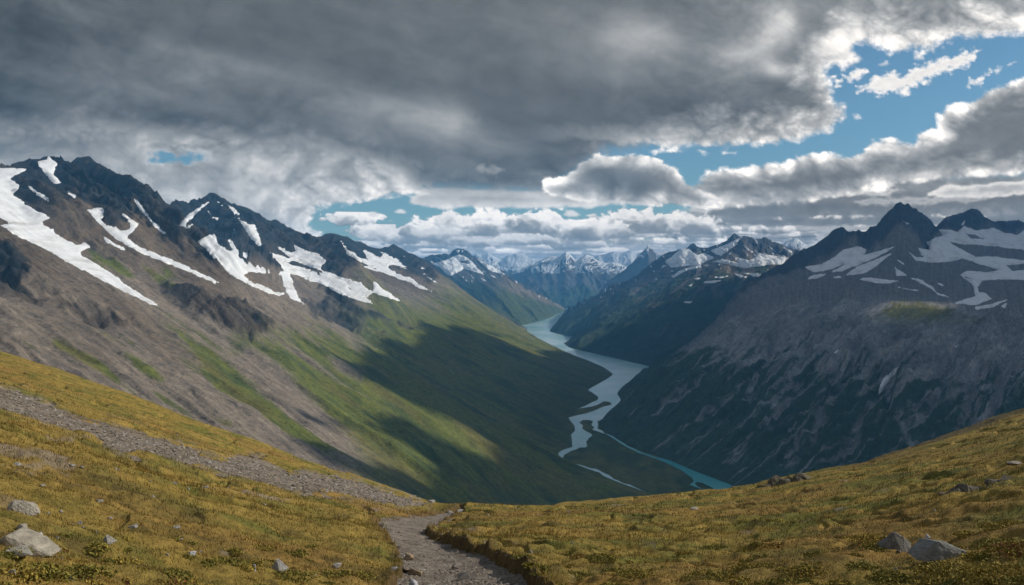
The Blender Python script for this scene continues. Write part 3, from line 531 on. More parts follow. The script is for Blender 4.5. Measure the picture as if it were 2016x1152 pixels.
def build_mid(mat, msnow, ridge, foot, snp, holes, label, slabel, seed, ns, nt, c1=None, pal=0):
    cv = [(0, foot)]+([(.62, c1)] if c1 else [])+[(1, ridge)]
    p = loft(cv, ns, nt, prof=1.05, smo=(6, 0), back=(2500, -900))
    V = p.V; X, Y = proj(V); fade = sstep(0, .05, p.T)*p.w
    wa = p.a+160*fbm(p.a/700, p.b/700, 4, s=seed)
    g1 = ridged(wa/600, p.b/2500, 5, .5, s=seed+1); g2 = ridged(wa/170, p.b/500, 5, .55, s=seed+2); f1 = fbm(V[..., 0]/300, V[..., 1]/300, 6, .55, s=seed+3)
    sn0 = mask(snp, X, Y, 4); hi = sstep(.74, .9, p.T)*sstep(6, -6, sn0)
    topk = 1-.75*sstep(.90, 1.0, np.minimum(p.T, 2-p.T))
    V[..., 2] += fade*topk*((g1-.5)*(90+60*hi)+(g2-.45)*(28+60*hi)+f1*40)
    V[..., 2] += 16*(ridged(p.a/80, p.b/90, 4, .6, s=seed+9)-.45)*sstep(.96, 1, p.T)*p.w
    X, Y = proj(V)
    sn = mask(snp, X, Y, 4)
    if holes: sn = np.minimum(sn, -mask(holes, X, Y, 4))
    rk = np.array(srgb(98, 92, 88)); dk = np.array(srgb(58, 62, 66)); gr = np.array(srgb(48, 62, 42)); br = np.array(srgb(128, 112, 90)); gl = np.array(srgb(96, 104, 52))
    col = mixc(rk+0*V, dk+0*V, hi*.85)
    if pal == 0: col = mixc(col, br+0*V, sstep(500, 515, Y)*sstep(548, 530, Y)*sstep(1370, 1420, X)*.8)
    col = mixc(col, gr+0*V, sstep(-.1, .25, .9*(.55-p.T)+.8*fbm(wa/120, p.b/900, 5, .55, s=seed+5)+.1))
    if pal == 1:
        q = sstep(960, 1020, X+.4*(Y-560)+30*f1)*sstep(.93, .80, p.T)
        col = mixc(col*.7, gl+0*V, q*.55*sstep(.7, .4, p.T)); col = mixc(col, br+0*V, q*.8*sstep(.35, .6, p.T)*sstep(.95, .75, p.T))
    col = col*(1+.3*fbm(p.a/40, p.b/500, 5, .6, s=seed+6))[..., None]*(1+.3*fbm(V[..., 0]/50, V[..., 1]/50, 4, .7, s=seed+7))[..., None]
    nr, nc = X.shape
    o = mesh_np('mountain', V.reshape(-1, 3), gridfaces(nr, nc), mat, np.clip(col, .005, 1).reshape(-1, 3)); tag(o, label, None, None, 'structure')
    m = np.where(p.T < 1.01, sn+2.0*fbm(X/12, Y/7, 4, .6, s=4)+1.0*noise(X/3, Y/3)+.2, -50)
    spots = (fbm(p.a/110, p.b/150, 4, .6, s=seed+8)-.40)*30*sstep(.45, .6, p.T)
    m = np.maximum(m, np.where(p.T < 1.01, np.minimum(spots, 2)-sstep(.6, .4, p.T)*9, -50))
    snow_sheet('snow', V, m, np.clip(V[..., 1]/4000, .3, 4)*6, msnow, slabel)
    return p
# ======================= the far ranges
def build_far(mat, msnow, pts, depth, base, seed, label, slabel, snow=.5, ns=500, amp=1.0, line=505):
    ridge = [(i,)+P(a, b, depth+(c if c else 0)) for i, (a, b, c) in enumerate(pts)]
    foot = [(i,)+((a-CX)/FPX*(depth-base)*1.0, depth-base+(c or 0), -720) for i, (a, b, c) in enumerate(pts)]
    p = loft([(0, foot), (1, ridge)], ns, 260, prof=1.15, smo=(12, 0), back=(3000, -900))
    V = p.V
    wa = p.a+300*fbm(p.a/1500, p.b/1500, 4, s=seed); s0 = depth/12000
    g1 = ridged(wa/1100, p.b/3500, 5, .5, s=seed+1); g2 = ridged(wa/330, p.b/800, 5, .55, s=seed+2)
    topk = 1-.85*sstep(.90, 1.0, np.minimum(p.T, 2-p.T))
    fade = sstep(0, .05, p.T)
    V[..., 2] += fade*topk*((g1-.5)*330*amp+(g2-.45)*110*amp)
    V[..., 2] += 26*(ridged(p.a/150, p.b/150, 4, .6, s=seed+9)-.45)*sstep(.95, 1, p.T)
    X, Y = proj(V)
    n = normals(V)
    rk = np.array(srgb(92, 88, 86)); gr = np.array(srgb(60, 76, 48))
    col = mixc(rk+0*V, gr+0*V, sstep(.5, .3, p.T+.2*(g2-.5)))
    col = col*(1+.25*fbm(V[..., 0]/90, V[..., 1]/90, 4, .7, s=seed+7))[..., None]
    nr, nc = X.shape
    o = mesh_np('mountain', V.reshape(-1, 3), gridfaces(nr, nc), mat, np.clip(col, .005, 1).reshape(-1, 3)); tag(o, label, None, None, 'structure')
    sl = n[..., 2]
    m = (fbm(wa/900, p.b/1300, 4, .5, s=seed+4)+(p.T-.80)*1.5-.10+snow*.5-.12+(sl-.72)*2.4)*14
    m = np.where(p.T < 1.01, np.minimum(m, 3)+.3*noise(X/3, Y/3), -50)-sstep(line, line+45, Y)*30
    snow_sheet('snow', V, m, np.full(m.shape, 16.), msnow, slabel)
# ---------------------------------------------------------------- materials
def newmat(name):
    m = bpy.data.materials.new(name); m.use_nodes = True
    nt = m.node_tree; bs = nt.nodes['Principled BSDF']
    return m, nt, bs
def N(nt, typ, **kw):
    n = nt.nodes.new(typ)
    for k, v in kw.items():
        if k.startswith('i_'): n.inputs[k[2:].replace('_', ' ')].default_value = v
        else: setattr(n, k, v)
    return n
def ground_mat(name, scales, var, bump, bscale, rough=.95, bdist=1.0, streak=0):
    """the colour of each patch of ground, broken up by fine noise of fixed world size"""
    m, nt, bs = newmat(name); L = nt.links
    at = N(nt, 'ShaderNodeAttribute', attribute_name='Col'); tc = N(nt, 'ShaderNodeTexCoord')
    cur = at.outputs['Color']
    for sc, v in zip(scales, var):
        n = N(nt, 'ShaderNodeTexNoise', i_Scale=sc, i_Detail=5.0, i_Roughness=.65); L.new(tc.outputs['Object'], n.inputs['Vector'])
        mr = N(nt, 'ShaderNodeMapRange'); mr.inputs['From Min'].default_value = .28; mr.inputs['From Max'].default_value = .72
        mr.inputs['To Min'].default_value = 1-v; mr.inputs['To Max'].default_value = 1+v; L.new(n.outputs['Fac'], mr.inputs['Value'])
        mx = N(nt, 'ShaderNodeVectorMath', operation='SCALE'); L.new(cur, mx.inputs[0]); L.new(mr.outputs['Result'], mx.inputs['Scale']); cur = mx.outputs['Vector']
    h = None
    if streak:                              # stones and soil creep down the fall line
        fa = N(nt, 'ShaderNodeAttribute', attribute_name='along'); fd = N(nt, 'ShaderNodeAttribute', attribute_name='down')
        for ka, kb, v in ((1/26, 1/500, .14), (1/7, 1/60, .26)):
            ma = N(nt, 'ShaderNodeMath', operation='MULTIPLY'); ma.inputs[1].default_value = ka; L.new(fa.outputs['Fac'], ma.inputs[0])
            mb = N(nt, 'ShaderNodeMath', operation='MULTIPLY'); mb.inputs[1].default_value = kb; L.new(fd.outputs['Fac'], mb.inputs[0])
            cb = N(nt, 'ShaderNodeCombineXYZ'); L.new(ma.outputs[0], cb.inputs[0]); L.new(mb.outputs[0], cb.inputs[1])
            n = N(nt, 'ShaderNodeTexNoise', i_Scale=1.0, i_Detail=5.0, i_Roughness=.6); L.new(cb.outputs[0], n.inputs['Vector'])
            mr = N(nt, 'ShaderNodeMapRange'); mr.inputs['From Min'].default_value = .3; mr.inputs['From Max'].default_value = .7
            mr.inputs['To Min'].default_value = 1-v*streak; mr.inputs['To Max'].default_value = 1+v*streak; L.new(n.outputs['Fac'], mr.inputs['Value'])
            mx = N(nt, 'ShaderNodeVectorMath', operation='SCALE'); L.new(cur, mx.inputs[0]); L.new(mr.outputs['Result'], mx.inputs['Scale']); cur = mx.outputs['Vector']
    if streak:                              # single blocks, ledges and bushes, darker than what they stand on
        for sc_, lo, dk in ((.11, .60, .50), (.035, .64, .6)):
            n = N(nt, 'ShaderNodeTexNoise', i_Scale=sc_, i_Detail=3.0, i_Roughness=.7); L.new(tc.outputs['Object'], n.inputs['Vector'])
            mr = N(nt, 'ShaderNodeMapRange'); mr.inputs['From Min'].default_value = lo-.04; mr.inputs['From Max'].default_value = lo+.05
            mr.inputs['To Min'].default_value = 1; mr.inputs['To Max'].default_value = dk; L.new(n.outputs['Fac'], mr.inputs['Value'])
            mx = N(nt, 'ShaderNodeVectorMath', operation='SCALE'); L.new(cur, mx.inputs[0]); L.new(mr.outputs['Result'], mx.inputs['Scale']); cur = mx.outputs['Vector']
    L.new(cur, bs.inputs['Base Color'])
    n = N(nt, 'ShaderNodeTexNoise', i_Scale=bscale, i_Detail=8.0, i_Roughness=.7); L.new(tc.outputs['Object'], n.inputs['Vector'])
    b = N(nt, 'ShaderNodeBump', i_Strength=bump, i_Distance=bdist); L.new(n.outputs['Fac'], b.inputs['Height']); L.new(b.outputs['Normal'], bs.inputs['Normal'])
    bs.inputs['Roughness'].default_value = rough; bs.inputs['Specular IOR Level'].default_value = .15
    return m
m_near = ground_mat('mountain_ground', (.03, .22), (.18, .38), 1.0, .09, bdist=6.0, streak=1.0)
m_far = ground_mat('far_mountain_ground', (.004, .02), (.2, .2), .8, .012, bdist=25.0)
def snow_mat():
    m, nt, bs = newmat('snow'); L = nt.links
    tc = N(nt, 'ShaderNodeTexCoord')
    mp = N(nt, 'ShaderNodeMapping'); mp.inputs['Scale'].default_value = (.02, .006, .02); L.new(tc.outputs['Object'], mp.inputs['Vector'])
    n = N(nt, 'ShaderNodeTexNoise', i_Scale=1.0, i_Detail=6.0, i_Roughness=.6); L.new(mp.outputs['Vector'], n.inputs['Vector'])
    cr = N(nt, 'ShaderNodeValToRGB'); cr.color_ramp.elements[0].position = .27; cr.color_ramp.elements[0].color = (.50, .49, .47, 1); cr.color_ramp.elements[1].position = .5; cr.color_ramp.elements[1].color = (.78, .79, .80, 1)
    L.new(n.outputs['Fac'], cr.inputs['Fac']); L.new(cr.outputs['Color'], bs.inputs['Base Color'])
    n2 = N(nt, 'ShaderNodeTexNoise', i_Scale=.02, i_Detail=6.0, i_Roughness=.55); L.new(tc.outputs['Object'], n2.inputs['Vector'])
    b = N(nt, 'ShaderNodeBump', i_Strength=.7, i_Distance=7.0); L.new(n2.outputs['Fac'], b.inputs['Height']); L.new(b.outputs['Normal'], bs.inputs['Normal'])
    bs.inputs['Roughness'].default_value = .7; bs.inputs['Specular IOR Level'].default_value = .2
    return m
m_snow = snow_mat()
# ---------------------------------------------------------------- camera, sun, sky
sc = bpy.context.scene
cam = bpy.data.cameras.new('camera'); co = bpy.data.objects.new('camera', cam); C.objects.link(co); sc.camera = co
co.location = (0, 0, 0); co.rotation_euler = (R(90), 0, 0)
cam.sensor_width = 36; cam.lens = FPX/2016*36; cam.shift_y = -36/2016; cam.clip_start = .1; cam.clip_end = 600000
sun = bpy.data.lights.new('sun', 'SUN'); so = bpy.data.objects.new('sun', sun); C.objects.link(so)
sun.energy = 4.1; sun.angle = R(.4); sun.color = (1, .93, .82)
az, el = R(SUN_AZ), R(SUN_EL)
SUND = np.array([math.sin(az)*math.cos(el), math.cos(az)*math.cos(el), math.sin(el)])
so.rotation_euler = (math.pi/2-el, 0, math.pi-az) if False else (0, 0, 0)
from mathutils import Vector
so.rotation_euler = Vector(SUND).to_track_quat('Z', 'Y').to_euler()
w = bpy.data.worlds.new('World'); sc.world = w; w.use_nodes = True
nt = w.node_tree; bg = nt.nodes['Background']
sk = nt.nodes.new('ShaderNodeTexSky'); sk.sky_type = 'NISHITA'; sk.sun_disc = False; sk.sun_elevation = el; sk.sun_rotation = az; sk.altitude = 900; sk.air_density = 1.0; sk.dust_density = .4; sk.ozone_density = 2.0
tn = nt.nodes.new('ShaderNodeVectorMath'); tn.operation = 'MULTIPLY'; tn.inputs[1].default_value = (.80, 1.08, 1.09)
nt.links.new(sk.outputs[0], tn.inputs[0]); nt.links.new(tn.outputs[0], bg.inputs[0]); bg.inputs[1].default_value = .075
sc.view_settings.view_transform = 'Standard'; sc.view_settings.look = 'None'; sc.view_settings.exposure = 0; sc.view_settings.gamma = 1
sc.cycles.max_bounces = 6; sc.cycles.volume_bounces = 1; sc.cycles.transparent_max_bounces = 16; sc.cycles.use_denoising = True; sc.cycles.diffuse_bounces = 3
sc.cycles.sample_clamp_indirect = 6
def cloud_dome():
    RAD = 200000.
    tmax = math.tan(R(36.5))
    ta = np.arange(-1150, 1151, 2.)/FPX
    A_in = np.arctan(ta)
    side = np.linspace(A_in[-1], math.pi, 150)[1:]
    AZ = np.concatenate([-side[::-1], A_in, side])
    e_in = np.arctan(np.arange(-40, 640, 1.9)/FPX)
    e_out = np.linspace(e_in[-1], R(89.5), 90)[1:]
    EL = np.concatenate([np.linspace(R(-8), e_in[0], 4)[:-1], e_in, e_out])[::-1]
    a, e = np.meshgrid(AZ, EL)
    ac = np.clip(a, -R(57), R(57))
    # columns beyond the picture keep running on
    px = CX+FPX*np.tan(ac)+np.sign(a)*np.maximum(np.abs(a)-R(57), 0)*1400
    py = HY-FPX*np.tan(np.clip(e, -1.2, R(55)))/np.cos(np.clip(ac, -R(36), R(36)))-np.maximum(e-R(55), 0)*1500
    rgb, A = cloud_fields(px, py)
    lin = np.where(rgb <= .04045, rgb/12.92, ((rgb+.055)/1.055)**2.4)
    lin = lin*(1.06+.24*sstep(R(14), R(1), e)+.30*sstep(R(5), R(.5), e)+.28*sstep(.25, .7, lin[..., 1]))[..., None]
    lin = lin*np.array([1.05, 1.0, .97])
    # beyond the picture: broken grey cloud, and the gap the sun shines through
    out = sstep(R(40), R(50), np.abs(a))
    n = fbm(a*4+9, e*7, 5, .55, s=90)
    gl = (.36+.28*n)[..., None]*np.array([.93, .98, 1.05])
    lin = lin*(1-out[..., None])+gl*out[..., None]; A = A*(1-out)+out*sstep(-.25, .1, n+.1)
    sa, se = R(SUN_AZ), R(SUN_EL)
    gd = np.hypot((a-sa)*np.cos(se), e-se)
    A = A*sstep(R(11), R(16), gd+R(2)*n)
    V = np.stack([np.sin(a)*np.cos(e), np.cos(a)*np.cos(e), np.sin(e)], -1)*RAD
    m = bpy.data.materials.new('clouds'); m.use_nodes = True; t = m.node_tree; t.nodes.clear(); L = t.links
    at = N(t, 'ShaderNodeAttribute', attribute_name='Col'); em = N(t, 'ShaderNodeEmission'); tr = N(t, 'ShaderNodeBsdfTransparent'); mx = N(t, 'ShaderNodeMixShader'); ou = N(t, 'ShaderNodeOutputMaterial')
    L.new(at.outputs['Color'], em.inputs['Color']); L.new(at.outputs['Alpha'], mx.inputs['Fac']); L.new(tr.outputs[0], mx.inputs[1]); L.new(em.outputs[0], mx.inputs[2]); L.new(mx.outputs[0], ou.inputs['Surface'])
    nr, nc = a.shape
    o = mesh_np('clouds', V.reshape(-1, 3), gridfaces(nr, nc), m, np.concatenate([lin, A[..., None]], -1).reshape(-1, 4))
    tag(o, 'dark grey cloud deck with bright edged cumulus and blue gaps over the mountains', None, None, 'stuff')
cloud_dome()
# ---------------------------------------------------------------- the valley
PL = build_left(m_near, m_snow)
PR = build_right(m_near, m_snow)
build_mid(m_far, m_snow, m3_ridge, m3_foot, SN3, None, 'grey snow capped mountain across the lake, left of the big right mountain', 'snow on the mountain across the lake', 110, 500, 420, c1=m3_c1)
build_mid(m_far, m_snow, m4_ridge, m4_foot, SN4, SN4_H, 'blue snow capped mountain at the far end of the lake beyond the left range', 'snow cap on the mountain at the far end of the lake', 150, 420, 330, pal=1)
build_far(m_far, m_snow, [(1100, 640, 0), (1166, 586, 0), (1178, 577, 0), (1190, 561, 0), (1207, 548, 0), (1225, 535, 0), (1240, 521, 0), (1253, 508, 0), (1265, 496, 0), (1277, 485, 0), (1284, 491, 0), (1291, 500, 0), (1300, 499, 0), (1320, 496, 0), (1360, 500, 0), (1500, 500, 0)], 15500, 2600, 210,
          'small steep blue pointed mountain behind the slope across the lake', 'snow streaks on the small pointed blue mountain', snow=-.1, amp=.5)
build_far(m_far, m_snow, [(860, 560, 0), (980, 548, 0), (1030, 532, 0), (1050, 522, 0), (1066, 514, 0), (1079, 508, 0), (1092, 506, 0), (1102, 508, 0), (1108, 501, 0), (1114, 497, 0), (1121, 503, 0), (1131, 513, 0), (1142, 511, 0), (1155, 504, 0), (1165, 507, 0), (1176, 515, 0), (1190, 521, 0), (1215, 520, 0), (1240, 530, 0), (1300, 540, 0)], 18500, 3000, 230,
          'hazy snowy peak group closing the valley above the lake head', 'snow on the hazy peaks closing the valley', snow=.3, amp=.7, line=530)
build_far(m_far, m_snow, [(850, 530, 0), (900, 505, 0), (925, 506, 0), (937, 501, 0), (948, 503, 0), (961, 500, 0), (972, 506, 0), (985, 513, 0), (1000, 505, 0), (1017, 500, 0), (1030, 503, 0), (1045, 510, 0), (1062, 513, 0), (1080, 512, 0), (1120, 515, 0), (1160, 510, 0), (1180, 503, 0), (1195, 500, 0), (1208, 496, 0), (1218, 499, 0), (1230, 498, 0), (1242, 494, 0), (1255, 500, 0), (1280, 492, 0), (1300, 491, 0), (1330, 495, 0), (1400, 490, 0)], 23000, 3500, 250,
          'faint row of snowy peaks farthest away on the skyline', 'snow on the faint farthest row of peaks', snow=.6, amp=.7, line=525)
build_far(m_far, m_snow, [(1480, 505, 0), (1530, 490, 0), (1545, 480, 0), (1555, 476, 0), (1562, 473, 0), (1568, 471, 0), (1574, 475, 0), (1582, 481, 0), (1592, 487, 0), (1610, 490, 0), (1650, 480, 0), (1700, 500, 0)], 15000, 2500, 270,
          'small snowy blue peak showing just left of the big right mountain', 'snow on the small peak beside the big right mountain', snow=.35, amp=.6)
# land under everything and the flats of the river delta
def flat(name, pts, z, mat, label=None, kind='structure', col=None):
    from mathutils.geometry import delaunay_2d_cdt
    n = len(pts)
    vs, _, fs, *_ = delaunay_2d_cdt([Vector(p) for p in pts], [], [list(range(n))], 1, 1e-3)
    fs = [f if (vs[f[1]]-vs[f[0]]).cross(vs[f[2]]-vs[f[0]]) > 0 else f[::-1] for f in fs]
    me = bpy.data.meshes.new(name); me.from_pydata([(v.x, v.y, z) for v in vs], [], fs); me.materials.append(mat)
    if col:
        a = me.color_attributes.new('Col', 'FLOAT_COLOR', 'POINT'); a.data.foreach_set('color', np.tile(np.array(col+(1,), np.float32), (len(me.vertices), 1)).ravel())
    o = bpy.data.objects.new(name, me); C.objects.link(o); tag(o, label, None, None, kind); return o
m_flats = ground_mat('valley_floor', (.01, .05), (.2, .25), .6, .03, bdist=3.0)
def valley_floor():
    ys = 900*(60000/900)**np.linspace(0, 1, 700); xs = np.linspace(-1.1, 1.1, 500)
    yy, tt = np.meshgrid(ys, xs, indexing='ij'); xx = tt*yy
    n = fbm(xx/60, yy/110, 5, .6, s=5); n2 = fbm(xx/260, yy/420, 4, s=6)
    zz = WATER_Z-2.2+1.1*n+.8*n2
    cg = np.array(srgb(66, 80, 44)); cg2 = np.array(srgb(92, 92, 52))
    col = mixc(cg+0*np.stack([xx]*3, -1), cg2+0*np.stack([xx]*3, -1), sstep(-.2, .3, n2+.5*n))*(1+.4*n)[..., None]
    o = mesh_np('valley_floor', np.stack([xx, yy, zz], -1).reshape(-1, 3), gridfaces(700, 500), m_flats, np.clip(col, .01, 1).reshape(-1, 3))
    tag(o, 'dark green flats of the river delta on the valley floor', None, None, 'structure')
valley_floor()
def rough(poly, amp, sub=8, seed=0):        # shore lines wander between the read-off points
    rr = np.random.RandomState(seed); out = []
    n = len(poly)
    for i in range(n):
        a = np.array(poly[i]); b = np.array(poly[(i+1) % n]); L = np.hypot(*(b-a)); k = max(1, int(L/sub))
        nr = np.array([-(b-a)[1], (b-a)[0]])/max(L, 1e-6)
        for j in range(k):
            f = j/k; q = a+(b-a)*f
            if 0 < j: q = q+nr*rr.randn()*amp*min(1, L/30)
            out.append(tuple(q))
    return out
def water_mat(c0, c1):
    m, nt, bs = newmat('glacial_water'); L = nt.links
    tc = N(nt, 'ShaderNodeTexCoord')
    n = N(nt, 'ShaderNodeTexNoise', i_Scale=.0022, i_Detail=5.0, i_Roughness=.6); L.new(tc.outputs['Object'], n.inputs['Vector'])
    cr = N(nt, 'ShaderNodeValToRGB'); cr.color_ramp.elements[0].position = .35; cr.color_ramp.elements[0].color = c0; cr.color_ramp.elements[1].position = .65; cr.color_ramp.elements[1].color = c1
    L.new(n.outputs['Fac'], cr.inputs['Fac']); L.new(cr.outputs['Color'], bs.inputs['Base Color'])
    b1 = N(nt, 'ShaderNodeTexNoise', i_Scale=.05, i_Detail=6.0, i_Roughness=.7); L.new(tc.outputs['Object'], b1.inputs['Vector'])
    b = N(nt, 'ShaderNodeBump', i_Strength=.35, i_Distance=1.0); L.new(b1.outputs['Fac'], b.inputs['Height']); L.new(b.outputs['Normal'], bs.inputs['Normal'])
    bs.inputs['Roughness'].default_value = .15; bs.inputs['IOR'].default_value = 1.33; bs.inputs['Specular IOR Level'].default_value = .5
    return m
m_water = water_mat((.30, .54, .54, 1), (.58, .74, .73, 1)); m_deep = water_mat((.06, .32, .34, 1), (.10, .40, .41, 1))
def wpoly(pts, seed=0, amp=.7, z=WATER_Z):
    return [W(a, b, z)[:2] for a, b in rough(pts, amp, 7, seed)]
lake = [(1260, 760), (1350, 760), (1600, 740), (1500, 700), (1300, 660), (1160, 640), (1130, 620), (1190, 600), (1080, 604), (1060, 612), (1030, 632), (980, 650), (960, 700), (1040, 730), (1140, 760), (1152, 766), (1165, 772), (1178, 782), (1176, 788), (1158, 796), (1140, 802), (1124, 805), (1106, 814),
        (1122, 809), (1142, 804), (1162, 801), (1176, 797), (1190, 790), (1202, 792), (1204, 797), (1190, 800), (1172, 808), (1154, 814), (1136, 818), (1119, 822), (1124, 830), (1131, 838), (1132, 848), (1124, 856), (1126, 866), (1127, 880), (1108, 886), (1096, 893), (1098, 903), (1108, 909), (1130, 915), (1152, 921), (1180, 930), (1192, 940), (1215, 949), (1232, 955), (1252, 965), (1272, 967),
        (1254, 961), (1240, 954), (1226, 951), (1208, 943), (1200, 936), (1180, 926), (1152, 918), (1122, 911), (1108, 904), (1110, 896), (1124, 888), (1142, 881), (1152, 881), (1156, 879), (1154, 870), (1160, 862), (1166, 858), (1164, 854), (1155, 850), (1146, 844), (1148, 838), (1140, 832), (1148, 827), (1160, 827), (1168, 830), (1164, 836), (1170, 842), (1166, 846),
        (1178, 850), (1190, 854), (1186, 848), (1176, 844), (1178, 836), (1176, 830), (1184, 826), (1200, 818), (1214, 806), (1224, 796), (1226, 784), (1300, 775)]
flat('lake', wpoly(lake, 1, .8), WATER_Z, m_water, 'pale turquoise lake and braided river winding through the valley')
strm = [(1190, 853), (1205, 858), (1220, 868), (1240, 880), (1262, 890), (1290, 900), (1310, 904), (1330, 910), (1360, 921), (1400, 936), (1440, 956), (1500, 985), (1560, 1020), (1600, 1050), (1620, 1080), (1500, 1080), (1440, 1020), (1400, 985), (1413, 974), (1410, 966), (1398, 958), (1384, 951), (1372, 949), (1368, 952), (1372, 957), (1392, 967), (1408, 976), (1404, 976), (1382, 964), (1362, 956), (1357, 955), (1366, 948), (1362, 940), (1352, 934), (1338, 924), (1316, 914), (1302, 908), (1290, 903), (1264, 894), (1240, 884), (1220, 872), (1204, 861)]
flat('river', wpoly(strm, 2, .6), WATER_Z+.02, m_deep, 'turquoise side channel at the foot of the big right mountain')
# ---------------------------------------------------------------- unseen cloud, its outline shaped to cast the shadows across the valley
def shadow_cloud():
    ZC = 4200.
    def up(v): v = np.asarray(v, float); k = (ZC-v[2])/SUND[2]; return (v[0]+SUND[0]*k, v[1]+SUND[1]*k)
    left = [(1075, 703), (1040, 690), (1010, 676), (960, 655), (900, 642), (836, 652), (800, 672), (740, 692), (690, 716), (668, 730), (700, 748), (746, 754), (810, 788), (882, 818), (985, 866), (905, 880), (819, 853), (740, 825), (700, 808), (640, 816), (560, 832), (640, 840), (700, 842), (760, 864), (890, 916), (843, 926), (779, 910), (700, 884), (640, 882), (720, 920), (790, 965)]
    poly = [up(lookup(PL, a, b)) for a, b in left]
    poly += [up((150, 1100, -650)), up((900, 900, -650)), up((2600, 1500, -300)), up((4200, 2500, -100)), up((5200, 6000, 300)), up((4600, 7600, 300)), up((2600, 7700, -200)), up((1200, 8000, -600))]
    holes = [[up(lookup(PR, a, b)) for a, b in ((1742, 612), (1765, 594), (1800, 590), (1850, 598), (1888, 608), (1850, 624), (1790, 628))]]
    P0 = np.array(poly); x0, y0 = P0.min(0)-300; x1, y1 = P0.max(0)+300
    st = 22.
    xs = np.arange(x0, x1, st); ys = np.arange(y0, y1, st); X, Y = np.meshgrid(xs, ys)
    d = sdf(poly, X, Y)
    for h in holes: d = np.minimum(d, -sdf(h, X, Y)-25)
    d = d+34*fbm(X/320, Y/220, 5, .6, s=3)+300*fbm(X/1300, Y/210, 4, .5, s=4)*sstep(0, 400, 700-np.abs(d))
    th = np.clip(d, 0, 260)*.9*(1+.5*fbm(X/200, Y/200, 5, s=8))
    F = gridfaces(*X.shape); keep = d.ravel()[F].max(1) > 0; F = F[keep]
    top = np.stack([X, Y, ZC+.7*th], -1).reshape(-1, 3); bot = np.stack([X, Y, ZC-.3*th-.5], -1).reshape(-1, 3)
    n = len(top)
    V = np.concatenate([top, bot]); FF = np.concatenate([F, F[:, ::-1]+n])
    V, FF = compact(V, FF)
    m, nt, bs = newmat('cloud'); bs.inputs['Base Color'].default_value = (.85, .86, .88, 1); bs.inputs['Roughness'].default_value = 1; bs.inputs['Specular IOR Level'].default_value = 0
    o = mesh_np('shadow_cloud', V, FF, m); tag(o, 'unseen cloud bank high above the right side of the valley, shaped to shade it', None, None, 'stuff')
shadow_cloud()
# ---------------------------------------------------------------- the air
def haze():
    import bmesh
    bm = bmesh.new(); r = bmesh.ops.create_cube(bm, size=1)
    me = bpy.data.meshes.new('haze'); 
    for v in bm.verts: v.co = Vector((v.co.x*70000, 29000+v.co.y*62000+0, -30+v.co.z*1540))
    bm.to_mesh(me); bm.free()
    m = bpy.data.materials.new('haze'); m.use_nodes = True; t = m.node_tree; t.nodes.clear()
    ou = N(t, 'ShaderNodeOutputMaterial'); v = N(t, 'ShaderNodeVolumePrincipled'); v.inputs['Color'].default_value = (.16, .52, 1.0, 1); v.inputs['Density'].default_value = HAZE; v.inputs['Anisotropy'].default_value = 0.0
    t.links.new(v.outputs[0], ou.inputs['Volume']); me.materials.append(m)
    o = bpy.data.objects.new('haze', me); C.objects.link(o); tag(o, None, None, None, 'stuff')
HAZE = 4.3e-5
haze()
# ---------------------------------------------------------------- the grassy shoulder in front
Z0 = 2.5
_ex = [-6000, -1500, -600, -300, 0, 120, 250, 400, 560, 700, 800, 850, 900, 1000, 1200, 1340, 1450, 1520, 1620, 1700, 1780, 1850, 1920, 2016, 2300, 2900, 7000]
_ey = [380, 420, 560, 610, 695, 730, 775, 835, 893, 940, 975, 988, 994, 997, 992, 980, 967, 952, 927, 910, 886, 863, 840, 806, 700, 560, 450]
_dx = [-6000, -600, 0, 250, 400, 560, 700, 850, 1000, 1200, 1450, 1700, 2016, 2600, 7000]
_dy = [150, 190, 190, 170, 140, 105, 80, 58, 48, 50, 58, 80, 120, 140, 120]
_gx0 = np.linspace(-6000, 7000, 6501)
_ge = smooth1(((np.interp(_gx0, _ex, _ey)-HY)/FPX)[:, None], 60)[:, 0]
_gd = smooth1(np.interp(_gx0, _dx, _dy)[:, None], 2500)[:, 0]
def fg_base(px, Y):
    e = np.interp(px, _gx0, _ge); D = np.interp(px, _gx0, _gd)
    s = e-2*Z0/D; c = Z0/D**2
    z = -Z0-s*np.minimum(Y, D)-c*np.minimum(Y, D)**2
    q = np.maximum(Y-D, 0); Lq = 90.
    return z-e*q-.62*(q-Lq*(1-np.exp(-q/Lq))), D
PATH = [(736, 1026), (748, 1021), (790, 1018), (836, 1012), (862, 1008), (884, 1004), (914, 999), (912, 1004), (893, 1010), (872, 1020), (848, 1032), (838, 1044), (856, 1054), (884, 1062), (902, 1072), (930, 1080), (956, 1086), (980, 1098), (1004, 1114), (1030, 1124), (1046, 1140), (1060, 1160), (1150, 1260), (1300, 1500), (900, 1500), (790, 1230), (768, 1160), (776, 1138), (790, 1118), (792, 1104), (784, 1086), (770, 1066), (752, 1046)]
BAND = zpts([(-700, 60), (-300, 250), (0, 345), (80, 360), (150, 400), (250, 425), (330, 465), (400, 510), (500, 540), (600, 545), (700, 590), (800, 625), (900, 655), (1000, 670), (1100, 690), (1130, 720), (1250, 760), (1330, 745), (1450, 755), (1530, 790), (1650, 850), (1720, 830), (1800, 850), (2016, 880)], 0, 640, 2.88)+[(735, 957), (794, 978), (822, 985), (842, 995), (822, 998), (784, 995), (721, 982), (669, 972), (600, 962)]+zpts([(1500, 880), (1300, 830), (1080, 785), (880, 735), (680, 700), (560, 650), (420, 600), (200, 535), (0, 470), (-300, 370), (-700, 200)], 0, 640, 2.88)
